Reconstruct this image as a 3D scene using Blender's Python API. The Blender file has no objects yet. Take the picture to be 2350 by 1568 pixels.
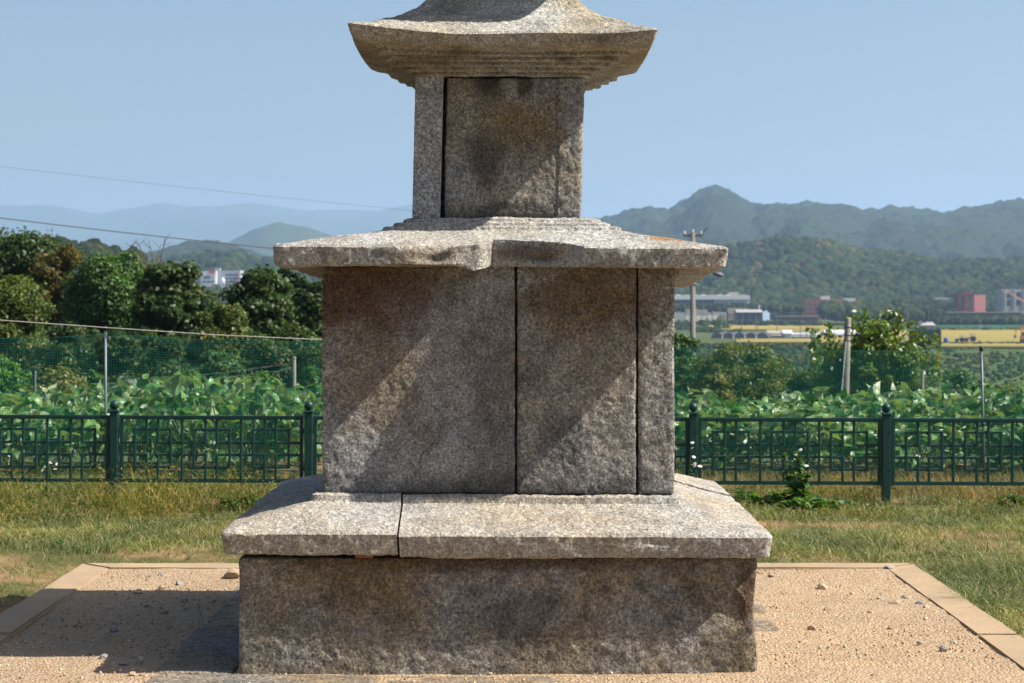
import bpy, bmesh, math, random
import numpy as np
from mathutils import Vector, Matrix

# ------------------------------------------------------------------ scene, camera, light
sc = bpy.context.scene
COL = sc.collection
FP = 4563.0            # focal length in units of a 2350 px wide picture
CXP, HZ, HC = 1175.0, 670.0, 1.65
cam = bpy.data.cameras.new('camera')
camo = bpy.data.objects.new('camera', cam)
COL.objects.link(camo)
camo.location = (0, 0, HC)
camo.rotation_euler = (math.pi / 2, 0, 0)
cam.sensor_width = 36.0
cam.lens = 36.0 * FP / 2350.0
cam.shift_y = -(784.0 - HZ) / 2350.0
cam.clip_start = 0.1
cam.clip_end = 60000
cam.dof.use_dof = True
cam.dof.focus_distance = 8.75
cam.dof.aperture_fstop = 8.0
sc.camera = camo

SUN = Vector((0.93, -0.150, 1.0)).normalized()      # direction towards the sun
world = bpy.data.worlds.new('World')
sc.world = world
world.use_nodes = True
wn = world.node_tree
wn.nodes.clear()
sky = wn.nodes.new('ShaderNodeTexSky')
sky.sky_type = 'NISHITA'
sky.sun_disc = False
sky.sun_elevation = math.asin(SUN.z)
sky.sun_rotation = math.atan2(SUN.x, SUN.y)
sky.altitude = 60
sky.air_density = 1.0
sky.dust_density = 2.6
sky.ozone_density = 2.0
bg = wn.nodes.new('ShaderNodeBackground')
bg.inputs[1].default_value = 0.064
wo = wn.nodes.new('ShaderNodeOutputWorld')
wn.links.new(sky.outputs[0], bg.inputs[0])
wn.links.new(bg.outputs[0], wo.inputs[0])

sl = bpy.data.lights.new('sun', 'SUN')
sl.energy = 5.0
sl.angle = math.radians(0.53)
sl.color = (1.0, 0.95, 0.86)
so = bpy.data.objects.new('sun', sl)
COL.objects.link(so)
so.rotation_euler = SUN.to_track_quat('Z', 'Y').to_euler()
so.location = (20, -5, 30)

sc.view_settings.view_transform = 'Standard'
sc.view_settings.look = 'None'
sc.view_settings.exposure = 1.0
sc.view_settings.gamma = 1.0
sc.render.engine = 'CYCLES'
sc.cycles.use_denoising = True
sc.cycles.denoising_input_passes = 'RGB_ALBEDO_NORMAL'
sc.cycles.denoising_prefilter = 'ACCURATE'
sc.cycles.max_bounces = 6
sc.cycles.diffuse_bounces = 4
sc.cycles.volume_bounces = 1
sc.cycles.sample_clamp_indirect = 6.0

RNG = np.random.default_rng(7)


# ------------------------------------------------------------------ helpers
def P(x, y, Y):
    """picture position (2350 px wide) at depth Y -> world"""
    return np.array([(x - CXP) * Y / FP, Y, HC - (y - HZ) * Y / FP])


def hash3(ix, iy, iz, seed):
    h = (ix.astype(np.int64) * 374761393 + iy.astype(np.int64) * 668265263
         + iz.astype(np.int64) * 2147483647 + seed * 1274126177) & 0xFFFFFFFF
    h = ((h ^ (h >> 13)) * 1274126177) & 0xFFFFFFFF
    h = ((h ^ (h >> 16)) * 2246822519) & 0xFFFFFFFF
    return ((h ^ (h >> 15)) & 0xFFFFFF) / float(0xFFFFFF)


def vnoise(p, seed=0):
    p = np.asarray(p, dtype=np.float64)
    i = np.floor(p).astype(np.int64)
    f = p - i
    f = f * f * (3 - 2 * f)
    r = 0
    for dx in (0, 1):
        wx = f[:, 0] if dx else 1 - f[:, 0]
        for dy in (0, 1):
            wy = f[:, 1] if dy else 1 - f[:, 1]
            for dz in (0, 1):
                wz = f[:, 2] if dz else 1 - f[:, 2]
                r = r + wx * wy * wz * hash3(i[:, 0] + dx, i[:, 1] + dy, i[:, 2] + dz, seed)
    return r * 2 - 1


def fbm(p, scale, octv=3, seed=0, gain=0.5):
    p = np.asarray(p, dtype=np.float64) * scale
    a, s, t = 1.0, 0, 0
    for o in range(octv):
        s = s + a * vnoise(p + 17.3 * o, seed + o * 31)
        t += a
        a *= gain
        p = p * 2.03
    return s / t


def mesh_np(name, V, F):
    V = np.asarray(V, dtype=np.float32)
    F = np.asarray(F, dtype=np.int32)
    me = bpy.data.meshes.new(name)
    me.vertices.add(len(V))
    me.vertices.foreach_set('co', V.ravel())
    me.loops.add(F.size)
    me.loops.foreach_set('vertex_index', F.ravel())
    me.polygons.add(len(F))
    me.polygons.foreach_set('loop_start', np.arange(len(F), dtype=np.int32) * F.shape[1])
    me.update(calc_edges=True)
    return me


def smooth(me, ang=None):
    me.polygons.foreach_set('use_smooth', np.ones(len(me.polygons), dtype=bool))
    if ang:
        me.set_sharp_from_angle(angle=math.radians(ang))
    me.update()


def obj(name, me, mat=None, parent=None, sm=False, loc=None):
    o = bpy.data.objects.new(name, me)
    COL.objects.link(o)
    if mat is not None and me is not None and not me.materials:
        me.materials.append(mat)
    if sm:
        smooth(me, 34 if mat is not None and mat.name.startswith('granite') else None)
    if parent is not None:
        o.parent = parent
    if loc is not None:
        o.location = loc
    return o


def empty(name, loc=(0, 0, 0), rz=0):
    o = bpy.data.objects.new(name, None)
    COL.objects.link(o)
    o.empty_display_size = 0.2
    o.location = loc
    o.rotation_euler = (0, 0, rz)
    return o


def tag(o, label=None, cat=None, group=None, kind=None):
    if label:
        o['label'] = label
    if cat:
        o['category'] = cat
    if group:
        o['group'] = group
    if kind:
        o['kind'] = kind
    return o


def copy_tree(o, parent=None):
    c = o.copy()
    COL.objects.link(c)
    c.parent = parent
    for ch in list(o.children):
        copy_tree(ch, c)
    return c


class MB:
    """collects simple shapes, builds one mesh (mixed polygons)"""
    def __init__(self):
        self.v = []
        self.f = []

    def add(self, vs, fs):
        b = len(self.v)
        self.v += [tuple(float(c) for c in q) for q in vs]
        self.f += [tuple(i + b for i in q) for q in fs]

    def box(self, x0, x1, y0, y1, z0, z1):
        self.add([(x0, y0, z0), (x1, y0, z0), (x1, y1, z0), (x0, y1, z0), (x0, y0, z1), (x1, y0, z1), (x1, y1, z1), (x0, y1, z1)],
                 [(0, 3, 2, 1), (4, 5, 6, 7), (0, 1, 5, 4), (1, 2, 6, 5), (2, 3, 7, 6), (3, 0, 4, 7)])
        return self

    def tube(self, pts, rads, n=8, cap=True):
        pts = [Vector(p) for p in pts]
        if not isinstance(rads, (list, tuple)):
            rads = [rads] * len(pts)
        b = len(self.v)
        ref = None
        for i, p in enumerate(pts):
            d = (pts[min(i + 1, len(pts) - 1)] - pts[max(i - 1, 0)]).normalized()
            if ref is None or abs(ref.dot(d)) > 0.95:
                ref = Vector((0, 0, 1)) if abs(d.z) < 0.9 else Vector((1, 0, 0))
            a = d.cross(ref).normalized()
            c = d.cross(a).normalized()
            for k in range(n):
                t = 2 * math.pi * k / n
                q = p + (a * math.cos(t) + c * math.sin(t)) * rads[i]
                self.v.append((q.x, q.y, q.z))
        for i in range(len(pts) - 1):
            for k in range(n):
                k2 = (k + 1) % n
                self.f.append((b + i * n + k, b + i * n + k2, b + (i + 1) * n + k2, b + (i + 1) * n + k))
        if cap:
            self.f.append(tuple(b + k for k in range(n))[::-1])
            e = b + (len(pts) - 1) * n
            self.f.append(tuple(e + k for k in range(n)))
        return self

    def lathe(self, prof, c=(0, 0, 0), n=12):
        b = len(self.v)
        for r, z in prof:
            for k in range(n):
                t = 2 * math.pi * k / n
                self.v.append((c[0] + r * math.cos(t), c[1] + r * math.sin(t), c[2] + z))
        for i in range(len(prof) - 1):
            for k in range(n):
                k2 = (k + 1) % n
                self.f.append((b + i * n + k, b + i * n + k2, b + (i + 1) * n + k2, b + (i + 1) * n + k))
        self.f.append(tuple(b + k for k in range(n))[::-1])
        e = b + (len(prof) - 1) * n
        self.f.append(tuple(e + k for k in range(n)))
        return self

    def mesh(self, name):
        me = bpy.data.meshes.new(name)
        me.from_pydata(self.v, [], self.f)
        me.update()
        return me

    def build(self, name, mat, parent=None, sm=False):
        return obj(name, self.mesh(name), mat, parent, sm)


# ------------------------------------------------------------------ materials
def new_mat(name):
    m = bpy.data.materials.new(name)
    m.use_nodes = True
    nt = m.node_tree
    nt.nodes.clear()
    out = nt.nodes.new('ShaderNodeOutputMaterial')
    return m, nt, out


def nd(nt, t, **kw):
    n = nt.nodes.new('ShaderNode' + t)
    for k, v in kw.items():
        if k.startswith('i_'):
            key = k[2:]
            key = int(key) if key.isdigit() else key.replace('_', ' ')
            if hasattr(v, 'bl_idname') or isinstance(v, bpy.types.NodeSocket):
                nt.links.new(v, n.inputs[key])
            else:
                n.inputs[key].default_value = v
        else:
            setattr(n, k, v)
    return n


def ramp(nt, fac, stops, interp='LINEAR'):
    n = nt.nodes.new('ShaderNodeValToRGB')
    n.color_ramp.interpolation = interp
    cr = n.color_ramp
    while len(cr.elements) < len(stops):
        cr.elements.new(0.5)
    for e, (p, c) in zip(cr.elements, stops):
        e.position = p
        e.color = c if len(c) == 4 else (*c, 1)
    nt.links.new(fac, n.inputs[0])
    return n.outputs[0]


def mix(nt, fac, a, b, mode='MIX'):
    n = nt.nodes.new('ShaderNodeMix')
    n.data_type = 'RGBA'
    n.blend_type = mode
    for s, v in ((n.inputs[0], fac), (n.inputs[6], a), (n.inputs[7], b)):
        if isinstance(v, bpy.types.NodeSocket):
            nt.links.new(v, s)
        elif isinstance(v, (int, float)):
            s.default_value = v
        else:
            s.default_value = (*v, 1) if len(v) == 3 else v
    return n.outputs[2]


def noise(nt, vec, scale, detail=4, rough=0.55, dist=0.0):
    n = nd(nt, 'TexNoise', i_Scale=scale, i_Detail=detail, i_Roughness=rough, i_Distortion=dist)
    if vec is not None:
        nt.links.new(vec, n.inputs['Vector'])
    return n.outputs['Fac']


def math_n(nt, op, a, b=0.0, clamp=False):
    n = nt.nodes.new('ShaderNodeMath')
    n.operation = op
    n.use_clamp = clamp
    for s, v in ((n.inputs[0], a), (n.inputs[1], b)):
        if isinstance(v, bpy.types.NodeSocket):
            nt.links.new(v, s)
        else:
            s.default_value = v
    return n.outputs[0]


def finish(nt, out, color, rough=0.9, spec=0.3, bump=None, bdist=0.01, bstr=1.0, metal=0.0):
    b = nd(nt, 'BsdfPrincipled', i_Roughness=rough, i_Metallic=metal)
    b.inputs['Specular IOR Level'].default_value = spec
    if isinstance(color, bpy.types.NodeSocket):
        nt.links.new(color, b.inputs['Base Color'])
    else:
        b.inputs['Base Color'].default_value = (*color, 1)
    if bump is not None:
        bn = nd(nt, 'Bump', i_Strength=bstr, i_Distance=bdist)
        nt.links.new(bump, bn.inputs['Height'])
        nt.links.new(bn.outputs[0], b.inputs['Normal'])
    nt.links.new(b.outputs[0], out.inputs[0])
    return b


def stone_mat(name, light, tan, tan_amt, stain, stain_amt, seed, extra=None, bd=0.026, speck=0.95, mott=0.5):
    m, nt, out = new_mat(name)
    tc = nd(nt, 'TexCoord')
    mp = nd(nt, 'Mapping')
    mp.inputs['Location'].default_value = (seed * 3.1, seed * 1.7, seed * 2.3)
    nt.links.new(tc.outputs['Object'], mp.inputs[0])
    v = mp.outputs[0]
    big = noise(nt, v, 1.7, 5, 0.6, 0.4)
    c = mix(nt, ramp(nt, big, [(0.5 - tan_amt * 0.3, (0, 0, 0)), (0.78 - tan_amt * 0.3, (1, 1, 1))]), light, tan)
    # lichen and weather stains
    st = noise(nt, v, 4.2, 9, 0.66, 0.5)
    stm = ramp(nt, st, [(0.48, (0, 0, 0)), (0.66, (1, 1, 1))])
    c = mix(nt, math_n(nt, 'MULTIPLY', stm, stain_amt), c, stain)
    st2 = noise(nt, v, 19, 6, 0.7)
    stm2 = ramp(nt, st2, [(0.52, (0, 0, 0)), (0.68, (1, 1, 1))])
    c = mix(nt, math_n(nt, 'MULTIPLY', stm2, 0.5 * stain_amt), c, tuple(0.6 * q for q in stain))
    if extra:
        c = extra(nt, tc.outputs['Object'], c)
    # grains of feldspar and mica
    g1 = noise(nt, v, 80, 5, 0.85)
    gr = ramp(nt, g1, [(0.34, (0.10, 0.10, 0.10)), (0.44, (0.55, 0.545, 0.54)), (0.55, (1.15, 1.15, 1.15)), (0.68, (2.3, 2.27, 2.2))])
    c = mix(nt, speck, c, mix(nt, 1.0, c, gr, 'MULTIPLY'))
    g4 = noise(nt, v, 13, 8, 0.8)
    c = mix(nt, mott, c, mix(nt, 1.0, c, ramp(nt, g4, [(0.36, (0.42, 0.42, 0.43)), (0.5, (1, 1, 1)), (0.64, (1.5, 1.47, 1.42))]), 'MULTIPLY'))
    g3 = noise(nt, v, 30, 5, 0.75)
    c = mix(nt, math_n(nt, 'MULTIPLY', ramp(nt, g3, [(0.36, (1, 1, 1)), (0.52, (0, 0, 0))]), 0.45), c, tuple(0.35 * q for q in light))
    h = math_n(nt, 'ADD', math_n(nt, 'MULTIPLY', noise(nt, v, 48, 4, 0.75), 1.0), math_n(nt, 'MULTIPLY', noise(nt, v, 14, 3, 0.6), 0.8))
    finish(nt, out, c, 0.92, 0.2, h, bd, 1.0)
    return m


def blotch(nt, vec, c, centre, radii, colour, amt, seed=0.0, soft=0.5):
    """a stain or painted shade with its own place and ragged outline on the stone"""
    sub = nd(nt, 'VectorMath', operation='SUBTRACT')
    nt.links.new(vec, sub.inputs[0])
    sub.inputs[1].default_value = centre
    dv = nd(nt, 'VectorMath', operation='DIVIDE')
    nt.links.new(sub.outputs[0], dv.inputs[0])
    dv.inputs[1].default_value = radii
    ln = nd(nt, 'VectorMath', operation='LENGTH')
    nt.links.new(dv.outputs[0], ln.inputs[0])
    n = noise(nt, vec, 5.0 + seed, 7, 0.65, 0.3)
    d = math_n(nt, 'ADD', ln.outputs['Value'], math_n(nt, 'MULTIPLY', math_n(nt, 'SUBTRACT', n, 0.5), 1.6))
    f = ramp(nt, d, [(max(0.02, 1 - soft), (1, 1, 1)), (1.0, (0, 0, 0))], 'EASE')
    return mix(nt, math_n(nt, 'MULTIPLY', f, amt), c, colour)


def body_extra(nt, v, c):
    c = blotch(nt, v, c, (-0.62, -0.78, 1.64), (0.55, 0.6, 0.36), (0.12, 0.06, 0.03), 0.9, 0.3, 0.8)
    c = blotch(nt, v, c, (0.40, -0.78, 1.6), (0.5, 0.6, 0.22), (0.17, 0.115, 0.06), 0.85, 1.3, 0.8)
    c = blotch(nt, v, c, (-0.55, -0.78, 1.25), (0.34, 0.6, 0.34), (0.25, 0.19, 0.115), 0.7, 2.3, 0.8)
    c = blotch(nt, v, c, (-0.02, -0.78, 1.1), (0.2, 0.6, 0.6), (0.08, 0.075, 0.068), 0.5, 4.3, 0.8)
    c = blotch(nt, v, c, (0.28, -0.78, 0.98), (0.16, 0.6, 0.16), (0.085, 0.086, 0.09), 0.6, 0.9, 0.6)
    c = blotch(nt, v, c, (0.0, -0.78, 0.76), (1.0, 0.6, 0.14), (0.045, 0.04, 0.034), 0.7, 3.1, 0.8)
    c = blotch(nt, v, c, (0.45, -0.78, 1.35), (0.22, 0.6, 0.3), (0.31, 0.26, 0.19), 0.7, 2.7, 0.8)
    return c


def upper_extra(nt, v, c):
    c = blotch(nt, v, c, (0.12, -0.39, 2.42), (0.26, 0.4, 0.17), (0.27, 0.19, 0.09), 0.8, 0.4, 0.7)
    c = blotch(nt, v, c, (-0.06, -0.39, 2.27), (0.12, 0.4, 0.17), (0.07, 0.055, 0.04), 0.8, 1.4, 0.7)
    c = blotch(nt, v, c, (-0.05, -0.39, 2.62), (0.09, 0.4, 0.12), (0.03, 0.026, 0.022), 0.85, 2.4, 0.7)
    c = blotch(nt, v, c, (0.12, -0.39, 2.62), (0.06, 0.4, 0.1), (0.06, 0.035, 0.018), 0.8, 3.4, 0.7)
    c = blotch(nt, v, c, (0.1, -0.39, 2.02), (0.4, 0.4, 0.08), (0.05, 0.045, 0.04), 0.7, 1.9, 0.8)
    return c


def cap_extra(nt, v, c):
    c = blotch(nt, v, c, (0.78, -0.72, 1.89), (0.16, 0.16, 0.2), (0.36, 0.17, 0.05), 0.8, 3.0, 0.5)
    c = blotch(nt, v, c, (0.12, -0.8, 1.82), (0.26, 0.25, 0.06), (0.10, 0.075, 0.045), 0.7, 1.0, 0.6)  # shade on the wall of the break, painted in as dark brown
    c = blotch(nt, v, c, (-0.33, -0.98, 1.8), (0.2, 0.1, 0.06), (0.17, 0.12, 0.07), 0.7, 2.0, 0.6)  # shading of the spalled hollow, put into the colour
    return c


def base_extra(nt, v, c):
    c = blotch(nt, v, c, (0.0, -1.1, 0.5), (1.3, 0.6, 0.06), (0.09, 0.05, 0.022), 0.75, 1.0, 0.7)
    c = blotch(nt, v, c, (-0.6, -1.1, 0.42), (0.35, 0.6, 0.2), (0.22, 0.14, 0.06), 0.6, 0.2, 0.7)
    c = blotch(nt, v, c, (1.08, -1.1, 0.36), (0.1, 0.3, 0.2), (0.12, 0.06, 0.025), 0.8, 0.7, 0.7)
    return c


K = 0.80
G_L, G_T, G_S = (0.36, 0.335, 0.295), (0.35, 0.265, 0.165), (0.085, 0.08, 0.073)
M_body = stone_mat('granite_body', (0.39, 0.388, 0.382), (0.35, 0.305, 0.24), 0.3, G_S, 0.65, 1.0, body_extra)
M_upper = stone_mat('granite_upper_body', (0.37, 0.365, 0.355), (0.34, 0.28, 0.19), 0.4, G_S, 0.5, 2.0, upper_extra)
M_pillar = stone_mat('granite_grey_pillar', (0.36, 0.355, 0.355), (0.34, 0.31, 0.27), 0.2, (0.12, 0.11, 0.1), 0.35, 3.0, None, 0.005, 1.0)
M_cap = stone_mat('granite_cap', (0.47, 0.455, 0.425), (0.44, 0.385, 0.30), 0.3, (0.12, 0.11, 0.095), 0.5, 4.0, cap_extra, 0.020, 0.8, 0.3)
M_lcap = stone_mat('granite_lower_cap', (0.44, 0.42, 0.385), (0.44, 0.37, 0.28), 0.4, (0.12, 0.11, 0.095), 0.45, 5.0, None, 0.018, 0.8, 0.3)
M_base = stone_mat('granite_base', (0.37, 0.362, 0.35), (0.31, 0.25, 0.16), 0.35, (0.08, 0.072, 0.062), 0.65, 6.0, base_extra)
M_roof = stone_mat('granite_roof', (0.46, 0.445, 0.41), (0.36, 0.285, 0.17), 0.4, (0.10, 0.085, 0.06), 0.6, 7.0, None, 0.016, 0.8, 0.4)
M_foot = stone_mat('granite_footing', (0.27, 0.25, 0.225), (0.36, 0.26, 0.16), 0.5, (0.09, 0.09, 0.09), 0.5, 8.0)


def concrete_mat(name, a, b, scale=3.0, bd=0.004):
    m, nt, out = new_mat(name)
    tc = nd(nt, 'TexCoord')
    v = tc.outputs['Object']
    c = mix(nt, ramp(nt, noise(nt, v, scale, 7, 0.65), [(0.35, (0, 0, 0)), (0.68, (1, 1, 1))]), a, b)
    c = mix(nt, math_n(nt, 'MULTIPLY', ramp(nt, noise(nt, v, 45, 3, 0.7), [(0.55, (0, 0, 0)), (0.75, (1, 1, 1))]), 0.35), c, tuple(0.45 * q for q in a))
    finish(nt, out, c, 0.9, 0.2, noise(nt, v, 60, 5, 0.7), bd)
    return m


M_kerb = concrete_mat('concrete_kerb', (0.37, 0.265, 0.16), (0.29, 0.215, 0.14))
M_conc = concrete_mat('concrete_post', (0.30, 0.27, 0.235), (0.21, 0.19, 0.165), 4.0)
M_pole = concrete_mat('concrete_pole', (0.19, 0.18, 0.165), (0.13, 0.125, 0.115), 1.5)


def simple(name, col, rough=0.6, spec=0.4, metal=0.0, var=0.15, scale=4.0, bump=0.0):
    m, nt, out = new_mat(name)
    tc = nd(nt, 'TexCoord')
    n = noise(nt, tc.outputs['Object'], scale, 5, 0.6)
    c = mix(nt, n, tuple(q * (1 - var) for q in col), tuple(min(1, q * (1 + var)) for q in col))
    finish(nt, out, c, rough, spec, n if bump else None, bump or 0.01, 1.0, metal)
    return m


M_green = simple('green_fence_paint', (0.006, 0.040, 0.034), 0.45, 0.35, 0, 0.25, 9)
M_net = simple('green_net_thread', (0.03, 0.25, 0.185), 0.5, 0.4)
M_steel = simple('galvanised_steel', (0.12, 0.15, 0.17), 0.5, 0.4, 0.2, 0.2, 12)
M_black = simple('black_rubber', (0.012, 0.012, 0.013), 0.6)
M_wire = simple('cable_black', (0.06, 0.065, 0.075), 0.6)
M_string = simple('white_string', (0.45, 0.42, 0.38), 0.8)
M_lampw = simple('lamp_white_metal', (0.62, 0.64, 0.66), 0.35, 0.5)
M_lampd = simple('lamp_grey_metal', (0.13, 0.13, 0.135), 0.5)
M_bark = simple('bark', (0.055, 0.042, 0.03), 0.95, 0.1, 0, 0.4, 8, 0.03)
M_dead = simple('dead_wood', (0.16, 0.13, 0.10), 0.9, 0.1)


def leaf_mat(name, stops, trans=0.35, rough=0.5, spec=0.35, under=None):
    m, nt, out = new_mat(name)
    g = nd(nt, 'NewGeometry')
    c = ramp(nt, g.outputs['Random Per Island'], stops)
    if under:
        c = mix(nt, g.outputs['Backfacing'], c, under)
    pn = noise(nt, g.outputs['Position'], 1.3, 3, 0.6)
    c = mix(nt, 1.0, c, ramp(nt, pn, [(0.3, (0.62, 0.68, 0.7)), (0.5, (1, 1, 1)), (0.7, (1.45, 1.35, 1.1))]), 'MULTIPLY')
    b = nd(nt, 'BsdfPrincipled', i_Roughness=rough)
    b.inputs['Specular IOR Level'].default_value = spec
    nt.links.new(c, b.inputs['Base Color'])
    t = nd(nt, 'BsdfTranslucent')
    nt.links.new(mix(nt, 1.0, c, (1.0, 1.15, 0.35), 'MULTIPLY'), t.inputs[0])
    mx = nd(nt, 'MixShader')
    mx.inputs[0].default_value = trans
    nt.links.new(b.outputs[0], mx.inputs[1])
    nt.links.new(t.outputs[0], mx.inputs[2])
    nt.links.new(mx.outputs[0], out.inputs[0])
    return m


L_dark = leaf_mat('leaf_dark_oak', [(0, (0.024, 0.050, 0.012)), (0.55, (0.044, 0.080, 0.02)), (0.96, (0.07, 0.11, 0.026)), (1, (0.12, 0.10, 0.025))])
L_green = leaf_mat('leaf_mid_green', [(0, (0.034, 0.081, 0.020)), (0.5, (0.056, 0.123, 0.028)), (1, (0.095, 0.168, 0.042))])
L_olive = leaf_mat('leaf_olive', [(0, (0.049, 0.081, 0.016)), (0.5, (0.081, 0.114, 0.021)), (0.92, (0.117, 0.150, 0.029)), (1, (0.208, 0.130, 0.026))])
L_rust = leaf_mat('leaf_rusty', [(0, (0.05, 0.065, 0.014)), (0.5, (0.09, 0.085, 0.018)), (0.8, (0.15, 0.095, 0.02)), (1, (0.21, 0.11, 0.022))])
L_pine = leaf_mat('leaf_pine', [(0, (0.017, 0.039, 0.014)), (0.6, (0.031, 0.062, 0.020)), (1, (0.056, 0.087, 0.025))], 0.2)
L_bright = leaf_mat('leaf_bright', [(0, (0.038, 0.114, 0.014)), (0.5, (0.070, 0.180, 0.022)), (1, (0.120, 0.228, 0.036))])
L_shoot = leaf_mat('leaf_shoots', [(0, (0.051, 0.104, 0.017)), (0.5, (0.094, 0.160, 0.023)), (0.85, (0.145, 0.217, 0.032)), (1, (0.246, 0.160, 0.029))], 0.35, 0.38, 0.5)
L_yel = leaf_mat('leaf_yellow_weed', [(0, (0.08, 0.10, 0.022)), (0.5, (0.13, 0.145, 0.03)), (1, (0.19, 0.17, 0.045))])
L_pale = leaf_mat('leaf_pale', [(0, (0.05, 0.08, 0.05)), (0.5, (0.10, 0.14, 0.09)), (1, (0.15, 0.19, 0.13))], 0.15)
L_bean = leaf_mat('leaf_bean', [(0, (0.022, 0.085, 0.010)), (0.5, (0.045, 0.14, 0.02)), (0.85, (0.09, 0.20, 0.05)), (1, (0.19, 0.26, 0.09))], 0.25, 0.44, 0.55, (0.24, 0.31, 0.17))
L_bstem = leaf_mat('bean_stalk', [(0, (0.06, 0.10, 0.02)), (1, (0.15, 0.17, 0.04))], 0.1)
L_grass = leaf_mat('grass_blade', [(0, (0.06, 0.10, 0.018)), (0.38, (0.11, 0.155, 0.034)), (0.62, (0.18, 0.19, 0.065)), (0.85, (0.28, 0.25, 0.12)), (1, (0.40, 0.34, 0.20))], 0.3, 0.6, 0.3)
L_sedge = leaf_mat('sedge_blade', [(0, (0.05, 0.08, 0.015)), (0.4, (0.10, 0.125, 0.028)), (0.7, (0.17, 0.15, 0.035)), (0.85, (0.25, 0.17, 0.04)), (1, (0.36, 0.28, 0.12))], 0.35, 0.6, 0.2)
L_straw = leaf_mat('straw_blade', [(0, (0.10, 0.075, 0.03)), (0.5, (0.20, 0.15, 0.065)), (1, (0.30, 0.23, 0.12))], 0.3, 0.7, 0.2)
L_weed = leaf_mat('weed_leaf', [(0, (0.035, 0.087, 0.017)), (0.6, (0.063, 0.140, 0.028)), (1, (0.112, 0.196, 0.042))])
M_petal = simple('white_petal', (0.75, 0.75, 0.72), 0.7)
M_yolk = simple('yellow_flower_centre', (0.6, 0.38, 0.03), 0.7)


def forest_mat(name, a, b, c3):
    m, nt, out = new_mat(name)
    g = nd(nt, 'NewGeometry')
    c = ramp(nt, g.outputs['Random Per Island'], [(0, a), (0.6, b), (0.94, c3), (1, (0.11, 0.075, 0.03))])
    big = noise(nt, g.outputs['Position'], 0.013, 4, 0.6)
    c = mix(nt, 1.0, c, ramp(nt, big, [(0.35, (0.6, 0.66, 0.7)), (0.5, (1, 1, 1)), (0.65, (1.55, 1.45, 1.2))]), 'MULTIPLY')
    n = noise(nt, g.outputs['Position'], 1.1, 4, 0.7)
    c = mix(nt, n, mix(nt, 1.0, c, (0.55, 0.55, 0.55), 'MULTIPLY'), mix(nt, 1.0, c, (1.4, 1.4, 1.4), 'MULTIPLY'))
    finish(nt, out, c, 0.95, 0.1, noise(nt, g.outputs['Position'], 0.9, 5, 0.75), 2.2)
    return m


M_scrub = forest_mat('valley_scrub_leaves', (0.05, 0.075, 0.022), (0.075, 0.10, 0.03), (0.11, 0.12, 0.045))
M_forest = forest_mat('forest_canopy', (0.018, 0.033, 0.012), (0.030, 0.050, 0.017), (0.05, 0.07, 0.024))


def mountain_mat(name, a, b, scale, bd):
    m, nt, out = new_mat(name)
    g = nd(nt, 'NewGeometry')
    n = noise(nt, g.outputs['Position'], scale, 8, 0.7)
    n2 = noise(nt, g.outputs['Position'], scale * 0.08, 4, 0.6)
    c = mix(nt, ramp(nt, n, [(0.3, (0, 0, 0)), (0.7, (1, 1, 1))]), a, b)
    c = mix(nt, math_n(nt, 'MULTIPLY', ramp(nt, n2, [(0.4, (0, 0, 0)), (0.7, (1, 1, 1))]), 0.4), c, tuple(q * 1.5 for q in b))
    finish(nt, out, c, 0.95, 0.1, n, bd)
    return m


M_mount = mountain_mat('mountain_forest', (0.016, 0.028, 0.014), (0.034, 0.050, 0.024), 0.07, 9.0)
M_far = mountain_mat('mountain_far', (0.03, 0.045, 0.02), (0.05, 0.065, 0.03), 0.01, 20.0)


def ground_mat():
    m, nt, out = new_mat('ground_soil_grass')
    g = nd(nt, 'NewGeometry')
    p = g.outputs['Position']
    soil = mix(nt, ramp(nt, noise(nt, p, 6, 6, 0.65), [(0.3, (0, 0, 0)), (0.7, (1, 1, 1))]), (0.23, 0.135, 0.068), (0.32, 0.205, 0.11))
    turf = mix(nt, ramp(nt, noise(nt, p, 20, 6, 0.7), [(0.3, (0, 0, 0)), (0.7, (1, 1, 1))]), (0.055, 0.062, 0.018), (0.15, 0.13, 0.05))
    near = mix(nt, ramp(nt, noise(nt, p, 1.3, 5, 0.6), [(0.44, (0, 0, 0)), (0.58, (1, 1, 1))]), turf, soil)
    wild = mix(nt, ramp(nt, noise(nt, p, 0.05, 6, 0.7), [(0.35, (0, 0, 0)), (0.65, (1, 1, 1))]), (0.05, 0.072, 0.022), (0.10, 0.115, 0.04))
    wild = mix(nt, ramp(nt, noise(nt, p, 0.4, 6, 0.7), [(0.45, (0, 0, 0)), (0.6, (1, 1, 1))]), wild, (0.04, 0.06, 0.016))
    sep = nd(nt, 'SeparateXYZ')
    nt.links.new(p, sep.inputs[0])
    f = nd(nt, 'MapRange')
    nt.links.new(sep.outputs['Y'], f.inputs[0])
    f.inputs[1].default_value = 19
    f.inputs[2].default_value = 24
    c = mix(nt, f.outputs[0], near, wild)
    finish(nt, out, c, 0.95, 0.1, noise(nt, p, 30, 5, 0.7), 0.02)
    return m


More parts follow.
